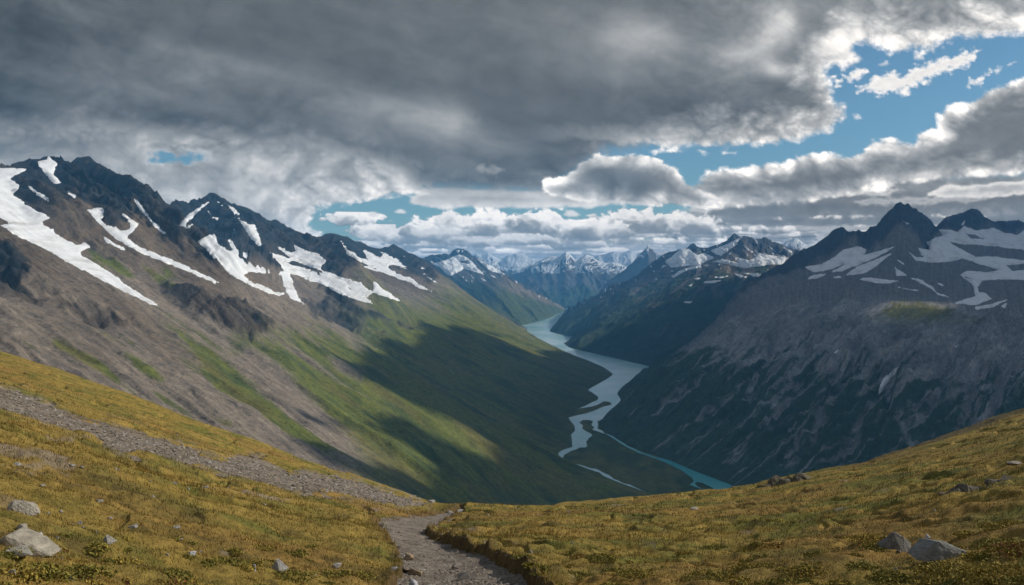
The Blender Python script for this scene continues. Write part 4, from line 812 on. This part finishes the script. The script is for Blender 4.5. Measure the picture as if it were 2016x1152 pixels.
def fg_masks(px, Y):
    """path depth, scree band, seen from standing height"""
    zb, D = fg_base(px, Y); py = HY-FPX*zb/Y
    mp = np.full(px.shape, -400.); sel = (px > 640) & (px < 1400) & (py > 980)
    if sel.any(): mp[sel] = sdf(PATH, px[sel], py[sel])
    mb = np.full(px.shape, -400.); sel = (px > -700) & (px < 880) & (py > 600) & (py < 1020) & (Y < D*1.2)
    if sel.any(): mb[sel] = sdf(BAND, px[sel], py[sel])
    x = (px-CX)/FPX*Y
    mp = mp+np.minimum(2200/Y/12, 10)*.32*fbm(x/.5, Y/.6, 4, .6, s=3)*3; mb = mb+11*fbm(x/2.5, Y/5, 4, .6, s=4)
    return mp, mb, zb, py, D
def fg_height(px, Y, full=False):
    mp, mb, zb, py, D = fg_masks(px, Y); x = (px-CX)/FPX*Y
    near = sstep(60, 10, Y)
    hum = fbm(x/1.5, Y/1.1, 4, .5, s=12); hum2 = fbm(x/7, Y/4.5, 4, .5, s=13); big = fbm(x/26, Y/18, 4, .5, s=14)
    ter = ridged((x*.3+Y*.9)/(1.4+Y*.035)+1.2*fbm(x/5, Y/5, 3, s=7), (x-.3*Y)/5.5, 3, .55, s=15)
    calm = sstep(-4, 10, mp); calm2 = sstep(-6, 10, mb)
    hk = fbm(x/.62, Y/.5, 3, .5, s=17)
    g = (.20*hum*(.5+.5*near)+.10*np.clip(hk, -.3, .6)*near+.30*hum2*sstep(5, 20, Y)+.9*big*sstep(18, 60, Y))*(1-.8*calm)*(1-.5*calm2)-(.05+.0028*Y)*sstep(.64, .80, ter)*sstep(8, 16, Y)*(1-calm)*(1-calm2)
    sink = sstep(-.5, 1.2, mp/np.clip(120/Y, 1, 12))
    right = sstep(-20, 20, px-(838+(py-1044)*1.6))
    bank = np.exp(-(np.minimum(mp, 0)/(np.clip(150/Y, 2, 14)*1.8))**2)*(.12+.16*right)*sstep(30, 12, Y)*(1-sink)
    zg = zb+g+bank-sink*.30
    sb = sstep(-1, 2.5, mb)
    zg = zg-sb*.30
    zp = zb-.10+.035*fbm(x/.22, Y/.22, 5, .65, s=19)+.07*fbm(x/.9, Y/.9, 3, s=20)      # trodden gravel
    zs = zb-.06+.5*g+.06*fbm(x/.6, Y/.6, 4, .6, s=21)
    return (zg, zp, zs, mp, mb, py, x, D, hum, hum2, big) if full else zg
def hit(px, py):                                        # where the line of sight meets the grass
    Ys = 2*(400/2)**np.linspace(0, 1, 3000); pp = np.full(Ys.shape, float(px))
    mp, mb, zb, q, D = fg_masks(pp, Ys)
    ok = np.where(q <= py)[0]
    i = ok[0] if len(ok) else int(np.argmin(q))
    return Ys[i]
def gz(x, Y):
    px = np.array([CX+FPX*x/Y]); a = fg_height(px, np.array([Y]), True)
    return float(a[1][0] if a[3][0] > 2 else (a[2][0] if a[4][0] > 3 else a[0][0]))
cols = np.concatenate([-np.geomspace(60, 5000, 90)[::-1], np.arange(-58, 2076, 2.2), 2076+np.geomspace(2, 4500, 90)])
rows = 1.6*(800/1.6)**np.linspace(0, 1, 200)
rows = np.concatenate([np.geomspace(1.6, 6.5, 40)[:-1], np.geomspace(6.5, 60, 560)[:-1], np.geomspace(60, 260, 240)[:-1], np.geomspace(260, 1300, 40)])
PXg, Yg = np.meshgrid(cols, rows)
zg, zp, zs, mp, mb, pyg, xg, Dg, hum, hum2, big = fg_height(PXg, Yg, True)
c3 = lambda *c: np.array(srgb(*c))
z3 = np.zeros(xg.shape+(3,))
def turf_color(x, Y, hum, big, seed=0):
    z = np.zeros(x.shape+(3,))
    n1 = fbm(x/3.2+.5*hum, Y/2.2, 5, .6, s=31); n2 = fbm(x/.8, Y/.6, 4, .6, s=32); n3 = fbm(x/14, Y/9, 4, .55, s=33)
    c = mixc(z+c3(134, 118, 58), z+c3(102, 103, 48), sstep(-.12, .25, n1))
    c = mixc(c, z+c3(132, 102, 58), sstep(.05, .32, n3)*.45)
    c = mixc(c, z+c3(154, 130, 68), sstep(.05, .35, -n3)*.5)
    c = mixc(c, z+c3(82, 74, 42), sstep(.18, .42, n2+.5*n1)*.7)
    c = c*np.array([1.12, 1.04, 1.1])
    c = mixc(c, z+c3(70, 84, 36), sstep(.15, .4, fbm(x/1.7, Y/1.2, 4, .6, s=35))*sstep(16, 7, Y)*.7)
    return c
col = turf_color(xg, Yg, hum, big)
soil = sstep(1.5, -3, -mp/np.clip(120/Yg, 1, 12))
col = mixc(col, z3+c3(84, 66, 46), sstep(-2.2, .2, mp/np.clip(120/Yg, 1, 12))*.8)
bare = sstep(.30, .45, fbm(xg/2.2, Yg/3.6, 5, .6, s=41)+.25*sstep(300, 60, PXg)*sstep(800, 860, pyg)*sstep(960, 900, pyg)-.02)
col = mixc(col, z3+c3(138, 126, 112), bare*.7*sstep(60, 25, Yg)*sstep(8, 14, Yg))
rocky = sstep(1580, 1760, PXg)*sstep(.50, .85, Yg/Dg+.25*fbm(xg/8, Yg/12, 4, s=42))
col = mixc(col, z3+c3(82, 74, 56), rocky*.85)
grav = sstep(-14, -2, mb)*sstep(0, .3, fbm(xg/1.2, Yg/2, 4, .6, s=43)+.12)
col = mixc(col, z3+c3(128, 118, 104), grav*.6)
m_turf = ground_mat('turf', (1.3, 9.0), (.22, .35), .9, 22.0, bdist=.06)
nr, nc = xg.shape
og = mesh_np('ground', np.stack([xg, Yg, zg], -1).reshape(-1, 3), gridfaces(nr, nc), m_turf, np.clip(col, .005, 1).reshape(-1, 3))
tag(og, 'golden green alpine grassland in front', None, None, 'structure')
def sub_sheet(name, z, keepmask, colr, mat, label):
    F = gridfaces(nr, nc); k = keepmask.ravel()[F].max(1); F = F[k]
    v, f, c = compact(np.stack([xg, Yg, z], -1).reshape(-1, 3), F, colr.reshape(-1, 3))
    o = mesh_np(name, v, f, mat, c); tag(o, label, None, None, 'structure'); return o
m_grav = ground_mat('gravel_ground', (2.5, 32.0), (.3, .55), 1.0, 60.0, bdist=.025)
m_scree = ground_mat('scree_ground', (.8, 7.0), (.22, .45), 1.0, 9.0, bdist=.12)
n_ = fbm(xg/.5, Yg/.5, 5, .6, s=51)
sub_sheet('path', zp, mp > -6, mixc(z3+c3(134, 124, 112), z3+c3(108, 98, 88), sstep(-.25, .3, n_))*(1+.3*n_)[..., None], m_grav, 'grey gravel footpath leading over the edge of the grass')
n_ = fbm(xg/1.4, Yg/1.8, 5, .65, s=52)
sub_sheet('scree', zs, mb > -9, mixc(z3+c3(142, 130, 116), z3+c3(108, 98, 86), sstep(-.25, .3, n_))*(1+.35*n_)[..., None], m_scree, 'band of grey scree running down across the grass slope')

# ---- blades of grass, thick on the near ground and thinning with distance
def attr_mat(name, rough=.9, trans=0.0):
    m, nt, bs = newmat(name); at = N(nt, 'ShaderNodeAttribute', attribute_name='Col'); nt.links.new(at.outputs['Color'], bs.inputs['Base Color'])
    bs.inputs['Roughness'].default_value = rough; bs.inputs['Specular IOR Level'].default_value = .2
    return m
m_blade = attr_mat('grass_blade')
rg = np.random.RandomState(3)
def scatter(n, pxr, ylo, yhi, power=1.0):
    """even cover as seen while walking: more, finer pieces near the feet"""
    px = rg.uniform(pxr[0], pxr[1], n); u = rg.rand(n)
    Y = 1/(1/yhi+(1/ylo-1/yhi)*u**power)                 # even in 1/Y
    return px, Y
def blades():
    parts = []
    for n, lo, hi, pr in ((330000, 5.5, 22, (-80, 2100)), (150000, 20, 130, (-80, 2100)), (30000, 3, 6, (-500, 2500))):
        px, Y = scatter(n, pr, lo, hi, 1.0); parts.append((px, Y))
    px = np.concatenate([a for a, b in parts]); Y = np.concatenate([b for a, b in parts])
    a = fg_height(px, Y, True); z, mp_, mb_, x, D, hm, hb = a[0], a[3], a[4], a[6], a[7], a[8], a[10]
    q = mp_/np.clip(120/Y, 1, 12)
    cl = fbm(x/.45, Y/.4, 3, .6, s=61)
    ok = (q < -.15) & (mb_ < -2+3*rg.randn(len(x))) & (Y < D*1.03) & (cl+.35*rg.randn(len(x)) > -.22)
    x, Y, z, cl, hm, hb, q = [k[ok] for k in (x, Y, z, cl, hm, hb, q)]
    n = len(x)
    h = (.025+.075*rg.rand(n)**1.8)*(1+.9*np.clip(cl, -.4, .6))*(1+.5*sstep(-1.5, -.2, q))*np.clip(Y/16, .75, 1.3)
    wd = np.clip(Y/16, .45, 3.2)*.0055*(.7+.8*rg.rand(n))
    th = rg.rand(n)*2*np.pi; ln = h*(.25+.5*rg.rand(n)); ph = rg.rand(n)*2*np.pi
    dx, dy = np.cos(th)*wd, np.sin(th)*wd*.4+0*wd
    B = np.stack([x, Y, z-.01], -1); Wv = np.stack([dx, dy, 0*dx], -1)
    mid = B+np.stack([np.cos(ph)*ln*.3, np.sin(ph)*ln*.3, h*.6], -1); tip = B+np.stack([np.cos(ph)*ln, np.sin(ph)*ln, h], -1)
    V = np.stack([B-Wv, B+Wv, mid+Wv*.7, mid-Wv*.7, tip], 1).reshape(-1, 3)
    i = np.arange(n)[:, None]*5
    F = np.concatenate([i+np.array([[0, 1, 2]]), i+np.array([[0, 2, 3]]), i+np.array([[3, 2, 4]])])
    c = turf_color(x, Y, hm, hb)
    c = c*(.75+.6*rg.rand(n))[:, None]
    k = rg.rand(n); c = np.where((k < .10)[:, None], c*np.array([.55, .8, .7]), c); c = np.where((k > .93)[:, None], c3(160, 140, 84), c)
    o = mesh_np('grass', V, F, m_blade, np.repeat(np.clip(c, .005, .9), 5, 0), smooth=False); tag(o, 'short dry golden and green mountain grass', None, None, 'stuff')
blades()
# ---- low heath: leafy dark cushions between the grass
def heath():
    L = []
    spots = [(435, 1112, .22), (405, 1118, .14), (1530, 1079, .22), (1350, 1088, .2), (1712, 1078, .26), (1730, 1086, .2), (1990, 1074, .42), (2010, 1086, .3), (1905, 1050, .2), (1470, 1125, .28), (1590, 1130, .3), (1130, 1130, .22), (1250, 1142, .3), (1850, 1128, .28), (560, 1142, .26), (640, 1132, .2), (60, 1146, .28),
             (330, 1140, .2), (1060, 1132, .2), (1030, 1118, .16), (1700, 1125, .25), (1760, 1145, .3), (1960, 1140, .36), (1400, 1140, .28), (1180, 1100, .16), (700, 1140, .2), (1620, 1095, .2), (1985, 1030, .3), (1880, 1076, .12), (1840, 1098, .16), (1930, 1100, .18)]
    pr = np.random.RandomState(9)
    for _ in range(260): spots.append((pr.uniform(-60, 2080), 1160-pr.rand()**1.8*110, pr.uniform(.05, .10)+.14*pr.rand()**4))
    for px, py, r in spots:
        Y = hit(px, py); x = (px-CX)/FPX*Y
        a = fg_height(np.array([float(px)]), np.array([Y]), True)
        if a[3][0] > -3 or a[4][0] > -4: continue
        n = int(620*min(1.4, (r/.22))**1.5)+40
        d = pr.randn(n, 3); d /= np.linalg.norm(d, axis=1)[:, None]; d[:, 2] = np.abs(d[:, 2])
        lump = 1+.45*fbm(d[:, 0]*2.2+px, d[:, 1]*2.2+d[:, 2]*2+py, 3)
        rad = r*(.35+.65*pr.rand(n)**.5)*lump
        p = d*rad[:, None]*np.array([1.25*pr.uniform(.8, 1.8), 1.0, pr.uniform(.3, .6)])+np.array([x, Y, a[0][0]-.02])
        L.append((p, np.full(n, r), np.full(n, pr.rand())))
    p = np.concatenate([a for a, b, c in L]); r = np.concatenate([b for a, b, c in L]); kk = np.concatenate([c for a, b, c in L]); n = len(p)
    s = .010+.010*pr.rand(n)
    u = pr.randn(n, 3); u /= np.linalg.norm(u, axis=1)[:, None]; v = np.cross(u, pr.randn(n, 3)); v /= np.linalg.norm(v, axis=1)[:, None]
    V = np.stack([p-u*s[:, None]*1.5, p+v*s[:, None]*.7, p+u*s[:, None]*1.5, p-v*s[:, None]*.7], 1).reshape(-1, 3)
    F = np.arange(n)[:, None]*4+np.arange(4)[None]
    c = mixc(np.tile(c3(92, 94, 42), (n, 1)), np.tile(c3(136, 118, 54), (n, 1)), np.clip(pr.rand(n)*.7+.5*sstep(.2, .9, kk), 0, 1))
    c = np.where((kk > .92)[:, None] & (pr.rand(n) < .35)[:, None], c3(112, 66, 50), c)
    c = np.where((kk > .55)[:, None] & (kk < .7)[:, None] & (pr.rand(n) < .5)[:, None], c3(150, 128, 60), c)
    c = c*(.75+.7*pr.rand(n))[:, None]
    o = mesh_np('heather', V, F, m_blade, np.repeat(c, 4, 0), smooth=False); tag(o, 'dark green and rusty cushions of low heath growing among the grass', None, None, 'stuff')
heath()
# ---------------------------------------------------------------- stones
import bmesh
_ico = {}
def ico(sub):
    if sub not in _ico:
        bm = bmesh.new(); bmesh.ops.create_icosphere(bm, subdivisions=sub, radius=1)
        _ico[sub] = (np.array([v.co for v in bm.verts]), np.array([[v.index for v in f.verts] for f in bm.faces])); bm.free()
    return _ico[sub]
def rock_shape(seed, sub=4, cuts=12, flat=.6, rough=.05):
    V, F = ico(sub); r = np.random.RandomState(seed); V = V.copy()
    for _ in range(cuts):
        n = r.randn(3); n /= np.linalg.norm(n); d = r.uniform(.42, .85)
        k = V@n; V = V-np.clip(k-d, 0, None)[:, None]*n
    nn = V/np.linalg.norm(V, axis=1)[:, None]
    q = fbm(V[:, 0]*1.7+seed, V[:, 1]*1.7+V[:, 2]*1.9, 3)*.5+fbm(V[:, 0]*6+V[:, 2]*5, V[:, 1]*6-V[:, 2]*4+seed, 4, .65)*.5
    V = V+nn*(q*rough*2.2)[:, None]
    V[:, 2] *= flat
    return V, F
def rock_mat():
    m, nt, bs = newmat('stone'); L = nt.links
    at = N(nt, 'ShaderNodeAttribute', attribute_name='Col'); tc = N(nt, 'ShaderNodeTexCoord')
    n = N(nt, 'ShaderNodeTexNoise', i_Scale=9.0, i_Detail=8.0, i_Roughness=.75); L.new(tc.outputs['Object'], n.inputs['Vector'])
    mr = N(nt, 'ShaderNodeMapRange'); mr.inputs['From Min'].default_value = .3; mr.inputs['From Max'].default_value = .7; mr.inputs['To Min'].default_value = .6; mr.inputs['To Max'].default_value = 1.3; L.new(n.outputs['Fac'], mr.inputs['Value'])
    mx = N(nt, 'ShaderNodeVectorMath', operation='SCALE'); L.new(at.outputs['Color'], mx.inputs[0]); L.new(mr.outputs['Result'], mx.inputs['Scale']); L.new(mx.outputs['Vector'], bs.inputs['Base Color'])
    n2 = N(nt, 'ShaderNodeTexNoise', i_Scale=30.0, i_Detail=8.0, i_Roughness=.7); L.new(tc.outputs['Object'], n2.inputs['Vector'])
    b = N(nt, 'ShaderNodeBump', i_Strength=.8, i_Distance=.02); L.new(n2.outputs['Fac'], b.inputs['Height']); L.new(b.outputs['Normal'], bs.inputs['Normal'])
    bs.inputs['Roughness'].default_value = .9; bs.inputs['Specular IOR Level'].default_value = .2
    return m
m_stone = rock_mat()
def rotm(rx, ry, rz):
    from mathutils import Euler
    return np.array(Euler((R(rx), R(ry), R(rz))).to_matrix())
def stone(name, px, py, wpx, hpx, label, cat='rock', seed=1, rot=(0, 0, 0), color=(150, 146, 138), depth=.8, sink=.25, group=None, cuts=12, sub=4, verts=None, top=None):
    """px, py: middle of the foot of the stone; wpx, hpx: how wide and high it shows"""
    Y = hit(px, py); x = (px-CX)/FPX*Y; w = wpx/FPX*Y; h = hpx/FPX*Y
    if verts is None:
        V, F = rock_shape(seed, sub, cuts, 1.0, .05); V = V@rotm(*rot).T
    else:
        V, F = verts
    lo, hi = V.min(0), V.max(0); V = (V-(lo+hi)/2)/(hi-lo)*np.array([w, w*depth, h*(1+sink)])
    V[:, 2] += h*(1+sink)/2-h*sink
    q = fbm(V[:, 0]*6/max(w, .2)+seed, V[:, 2]*9/max(w, .2)+V[:, 1]*5/max(w, .2), 4, .6)
    c = np.tile(c3(*color), (len(V), 1))*(1+.35*q)[:, None]
    li = sstep(.15, .35, fbm(V[:, 0]*14/max(w, .2)+3, V[:, 1]*9/max(w, .2)+V[:, 2]*12/max(w, .2)+seed, 4, .6))
    c = mixc(c, np.tile(c3(96, 98, 84), (len(V), 1)), li*.5)
    o = mesh_np(name, V, F, m_stone, np.clip(c, .01, .9), smooth=False)
    o.location = (x, Y+w*depth*.35, gz(x, Y)-.0)
    return tag(o, label, cat, group)
def hull(pts, sub=3, bevel=.06, seed=0, rough=.02):
    """an angular boulder: hull of a few corners, split and roughened"""
    bm = bmesh.new()
    for p in pts: bm.verts.new(p)
    r_ = bmesh.ops.convex_hull(bm, input=bm.verts)
    bmesh.ops.bevel(bm, geom=list(bm.edges), offset=bevel, segments=2, profile=.6, affect='EDGES')
    bmesh.ops.triangulate(bm, faces=list(bm.faces))
    for _ in range(sub):
        bmesh.ops.subdivide_edges(bm, edges=[e for e in bm.edges if e.calc_length() > .06], cuts=1)
        bmesh.ops.triangulate(bm, faces=list(bm.faces))
    bm.normal_update()
    V = np.array([v.co for v in bm.verts]); Nn = np.array([v.normal for v in bm.verts]); F = np.array([[v.index for v in f.verts] for f in bm.faces]); bm.free()
    q = fbm(V[:, 0]*3+seed, V[:, 1]*3+V[:, 2]*3.3, 5, .6)+.6*fbm(V[:, 0]*11+V[:, 2]*9, V[:, 1]*11+seed, 4, .6)
    return V+Nn*(q*rough*2.5)[:, None], F
# the slab with its long pale back falling to the right (corner points: across, away, up)
slabR = hull([(-1, -.2, 0), (-.8, -.25, .5), (-.42, -.35, 1), (-.2, -.25, .98), (-.5, .6, .7), (-1, .5, 0), (.3, -.62, 0), (1, -.4, .0), (1, .1, .04), (.35, -.42, .56), (.4, .6, .25), (-.5, -.6, 0), (.72, -.45, .26)], 3, .02, 4, .012)
slabL = hull([(-1.05, -.4, 0), (-1.0, -.35, .75), (-.66, -.5, .95), (-.5, -.3, 1.0), (-.75, .5, .9), (-1.05, .5, 0), (-.62, -.62, 0), (-.35, -.55, .42), (1.0, -.35, 0), (1.0, .2, .05), (.3, .3, .55), (.3, .6, 0)], 3, .03, 8, .014)
rounded = hull([(-1, 0, .55), (-.85, -.5, .15), (-.8, .3, 1), (-.45, -.3, .95), (0, 0, 1), (.45, -.1, .85), (.9, -.2, .45), (1, 0, .25), (.85, -.4, .1), (0, -.6, .2), (-.3, -.55, .5), (.3, .6, .6), (-.6, .6, .6), (0, .6, 0), (-.7, -.2, 0), (.8, .2, 0)], 3, .12, 12)
peaked = hull([(-1, -.2, 0), (-.5, -.4, .55), (-.12, -.35, 1), (.05, -.3, 1), (.5, -.3, .72), (1, -.1, .42), (1, .2, 0), (.35, -.6, .0), (-.3, -.6, 0), (.0, -.5, .35), (0, .6, .2), (.9, -.35, .1), (-.8, .4, 0)], 3, .03, 16, .014)
pyram = hull([(-1, -.3, 0), (-.35, -.1, .95), (-.2, .1, 1), (1, -.1, .3), (.95, .2, .2), (.3, -.6, 0), (0, .6, 0), (-.9, .3, 0), (.1, -.45, .45)], 3, .05, 20)
B = 'boulder'
def outcrop(px, py, wpx, hpx, label, seed, color, prof=(.3, 1, .8, .6, .75, .5, .6)):
    '''a ledge of bedrock: a run of joined blocks rooted deep in the slope'''
    r = np.random.RandomState(seed); Y = hit(px, py); x = (px-CX)/FPX*Y; w = wpx/FPX*Y; h = hpx/FPX*Y
    Vs = []; Fs = []; k = 0; n = len(prof)+1
    for i in range(n):
        t = (i+.5)/n; hh = h*np.interp(t, np.linspace(0, 1, len(prof)), prof)*r.uniform(.8, 1.15)
        V, F = rock_shape(seed*31+i, 3, 14, 1, .07); V = V@rotm(r.uniform(-15, 15), r.uniform(-30, 30), r.uniform(0, 360)).T
        V = V*np.array([w/n*1.7, w*.22, hh*1.2]); cx = (t-.5)*w
        g = gz(x+cx, Y+r.uniform(0, .1)*w); V = V+np.array([cx, r.uniform(-.06, .12)*w, g-gz(x, Y)-hh*.3])
        Vs.append(V); Fs.append(F+k); k += len(V)
    V = np.concatenate(Vs); F = np.concatenate(Fs)
    q = fbm(V[:, 0]*1.5+seed, V[:, 2]*5+V[:, 1], 4, .6)
    o = mesh_np('rock_outcrop', V, F, m_stone, np.clip(np.tile(c3(*color), (len(V), 1))*(1+.6*q)[:, None], .01, .9), smooth=False)
    o.location = (x, Y, gz(x, Y)); return tag(o, label, 'outcrop')
stone(B, 38, 1014, 68, 24, 'rounded pale grey boulder alone in the grass at the left edge', B, 2, verts=rounded, color=(160, 152, 138), depth=.7)
stone(B, 46, 1086, 104, 38, 'largest angular grey boulder with a slanting pale top in the lower left corner', B, 3, verts=slabL, color=(156, 148, 134), depth=.75)
stone(B, 28, 1097, 78, 12, 'low flat slab lying in front of the largest left boulder', B, 5, cuts=8, color=(156, 150, 138), depth=.6)
stone('stone', 39, 1051, 20, 13, 'small block standing behind the largest left boulder', 'stone', 6, color=(150, 144, 132))
stone('stone', 74, 1064, 13, 9, 'small pale stone just right of the largest left boulder', 'stone', 7, color=(170, 168, 164))
stone('stone', 210, 1076, 30, 14, 'pale wedge shaped stone in open grass right of the left boulders', 'stone', 8, verts=pyram, color=(150, 146, 138))
stone('stone', 547, 1131, 36, 22, 'pale pointed stone in the grass at the bottom, left of the path', 'stone', 9, verts=pyram, color=(150, 147, 142))
stone('stone', 500, 1131, 7, 13, 'thin upright sliver of white stone left of the pale pointed stone', 'stone', 10, color=(182, 182, 184))
stone('stone', 662, 1131, 18, 10, 'small white stone between the pale pointed stone and the path', 'stone', 11, color=(176, 173, 168))
stone('stone', 376, 1105, 17, 9, 'small whitish stone in grass left of the thin sliver', 'stone', 12, color=(186, 186, 188))
stone(B, 1764, 1082, 74, 34, 'dark grey peaked boulder behind the long slab at lower right', B, 13, verts=peaked, color=(112, 110, 106), depth=.7)
stone(B, 1876, 1103, 128, 32, 'long grey slab boulder with a pale ridge falling right at lower right', B, 14, verts=slabR, color=(128, 127, 122), depth=.55)
stone('stone', 1827, 1063, 10, 10, 'tiny white stone in the grass between the two right boulders', 'stone', 15, color=(200, 196, 200))
outcrop(1936, 964, 124, 20, 'dark broken rock ledge in the grass slope at the right', 16, (92, 86, 78))
outcrop(1830, 979, 70, 7, 'low dark rock step left of the broken ledge', 17, (90, 82, 70))
outcrop(1552, 957, 104, 26, 'dark crag on the brow of the grass slope against the blue mountain', 18, (96, 90, 76), (.15, .5, .9, 1.0, .85, .55, .3))
stone('rock_outcrop', 2000, 915, 36, 8, 'small grey rock near the right edge above the broken ledge', 'outcrop', 19, color=(140, 132, 124), depth=.5)
for k, (a, b, w_, h_, l, cc) in enumerate(((803, 1094, 22, 11, 'brown cobble on the path near its left edge', (150, 128, 104)), (817, 1122, 30, 13, 'broad tan stone on the path below the brown cobble', (142, 124, 100)), (796, 1118, 20, 11, 'grey brown stone touching the broad tan stone on the path', (120, 108, 96)),
      (813, 1147, 18, 13, 'white topped stone low on the path', (180, 180, 184)), (900, 1112, 25, 11, 'grey stone in the middle of the path', (128, 120, 112)), (912, 1134, 26, 11, 'dark stone in the middle of the path near the bottom', (104, 98, 92)), (775, 1137, 16, 7, 'pale flat stone at the left edge of the path bottom', (160, 154, 150)),
      (750, 1033, 13, 6, 'dark stone at the left corner where the path bends', (90, 84, 78)), (904, 1004, 20, 7, 'white stone at the far end of the path', (168, 164, 158)), (884, 1007, 14, 5, 'pale stone beside the white stone at the far end of the path', (156, 150, 144)), (850, 997, 16, 5, 'pale stone at the lower tip of the scree band', (156, 150, 144)),
      (785, 1083, 10, 6, 'small dark stone on the left path edge above the brown cobble', (110, 102, 94)))):
    stone('stone', a, b, w_, h_, l, 'stone', 30+k, color=cc)
for k, (a, b, w_, h_) in enumerate(((92, 1005, 14, 5), (118, 1003, 11, 5), (62, 1023, 7, 5), (24, 1020, 7, 6), (192, 981, 20, 5), (260, 1034, 22, 5), (345, 1038, 18, 5), (215, 1012, 14, 4), (155, 1023, 12, 6), (163, 1042, 7, 4), (187, 1044, 8, 5), (112, 1067, 7, 4), (265, 1094, 9, 7), (328, 1098, 11, 4), (350, 1070, 20, 4), (395, 1078, 8, 5),
      (80, 950, 16, 4), (410, 910, 14, 4), (370, 961, 7, 5), (400, 961, 22, 4), (295, 948, 5, 5), (182, 885, 7, 5), (228, 928, 14, 4), (140, 917, 14, 4), (160, 922, 10, 4), (340, 954, 18, 4), (20, 1149, 20, 10), (70, 1152, 26, 12), (140, 1150, 14, 9), (1045, 1093, 9, 7), (1127, 1071, 5, 5), (1290, 1069, 4, 5), (1368, 1002, 22, 4), (1830, 1060, 6, 5), (1765, 1135, 6, 5), (1927, 1135, 5, 4), (1840, 1016, 7, 4), (660, 954, 9, 4), (1120, 1010, 8, 4), (960, 1012, 6, 4), (455, 974, 16, 3), (520, 1000, 9, 3), (30, 908, 20, 4), (300, 970, 9, 4))):
    stone('stone', a, b, w_*.85, h_*1.0, 'small pale stone half hidden in the open grass', 'stone', 60+k, color=(148, 144, 138), sink=.6, group='small pale stones scattered in the grass', sub=3)
# ---- loose rubble: on the scree band and along the path
def rubble(name, label, pts, size, colr, seed):
    r = np.random.RandomState(seed); Vs = []; Fs = []; Cs = []; k = 0
    shapes = [rock_shape(seed*10+i, 2 if size > 1 else 1, 7, .7, .06) for i in range(10)]
    for (x, Y, z, s) in pts:
        V, F = shapes[r.randint(10)]; a = r.rand()*6.3; ca, sa = math.cos(a), math.sin(a)
        q = V*np.array([1, r.uniform(.6, 1), r.uniform(.5, .9)])*s
        q = np.stack([q[:, 0]*ca-q[:, 1]*sa, q[:, 0]*sa+q[:, 1]*ca, q[:, 2]], -1)+np.array([x, Y, z+s*.1])
        Vs.append(q); Fs.append(F+k); k += len(V); Cs.append(np.tile(np.array(colr[r.randint(len(colr))])*r.uniform(.6, 1.15), (len(V), 1)))
    o = mesh_np(name, np.concatenate(Vs), np.concatenate(Fs), m_stone, np.concatenate(Cs), smooth=False); tag(o, label, None, None, 'stuff')
r = np.random.RandomState(21)
def pick(n, ylo, yhi, pxr, test, smin, smax, pw=3.0):
    px = r.uniform(*pxr, n); Y = 1/(1/yhi+(1/ylo-1/yhi)*r.rand(n)); a = fg_height(px, Y, True)
    ok = test(a, px, Y); x = a[6][ok]; Yk = Y[ok]; z = np.where(a[3][ok] > 0, a[1][ok], np.where(a[4][ok] > 0, a[2][ok], a[0][ok]))
    s = (smin+(smax-smin)*r.rand(len(x))**pw)*np.clip(Yk/40, .25, 3) if smax > .1 else (smin+(smax-smin)*r.rand(len(x))**pw)
    return list(zip(x, Yk, z, s))
cs = [c3(156, 146, 132), c3(136, 124, 110), c3(112, 102, 92), c3(150, 144, 138)]
rubble('rubble', 'loose grey stones lying on the scree band', pick(52000, 18, 130, (-60, 860), lambda a, p, Y: (a[4] > -1.5) & (a[4] > 6*r.randn(len(p))-5), .025, .15, 5), 0, cs, 3)
rubble('gravel', 'loose gravel on the footpath', pick(60000, 7, 60, (720, 1120), lambda a, p, Y: (a[3] > -2) & (fbm(a[6]/.7, Y/.7, 3, s=9)+.3*r.randn(len(p))+.25*(Y < 16) > .05), .008, .05, 5), 0, cs, 4)
def around(px, py, wpx, n, r):
    out = []; Y = hit(px, py); x = (px-CX)/FPX*Y; w = wpx/FPX*Y
    for _ in range(n):
        a = r.uniform(0, 6.28); q = r.uniform(.5, 1.15)*w; xx, yy = x+math.cos(a)*q, Y+math.sin(a)*q*.6+w*.2
        out.append((xx, yy, gz(xx, yy), r.uniform(.02, .06)))
    return out
rubble('gravel', 'fist sized stones strewn over the lower footpath', pick(2600, 7, 26, (740, 1090), lambda a, p, Y: (a[3] > 3) & (fbm(a[6]/.5, Y/.8, 3, s=19)+.2*r.randn(len(p)) > .12), .012, .07, 2.5), 0, cs, 14)
rb = np.random.RandomState(77)
rubble('rubble', 'small broken stones round the foot of the boulders', sum([around(a, b, c, 16, rb) for a, b, c in ((38, 1014, 50), (44, 1084, 80), (1764, 1082, 56), (1874, 1101, 90))], []), 0, [c3(140, 134, 122), c3(112, 106, 96)], 8)
rubble('rubble', 'scattered pale stones half sunk in the grass slope', pick(1500, 9, 60, (-60, 700), lambda a, p, Y: (a[4] < -4) & (a[3] < -6) & (fbm(a[6]/2.2, Y/3.6, 5, .6, s=41)+.25*sstep(300, 60, p)*sstep(800, 860, a[5])*sstep(960, 900, a[5]) > .22), .03, .12, 3), 0, [c3(150, 146, 138), c3(126, 118, 108)], 5)
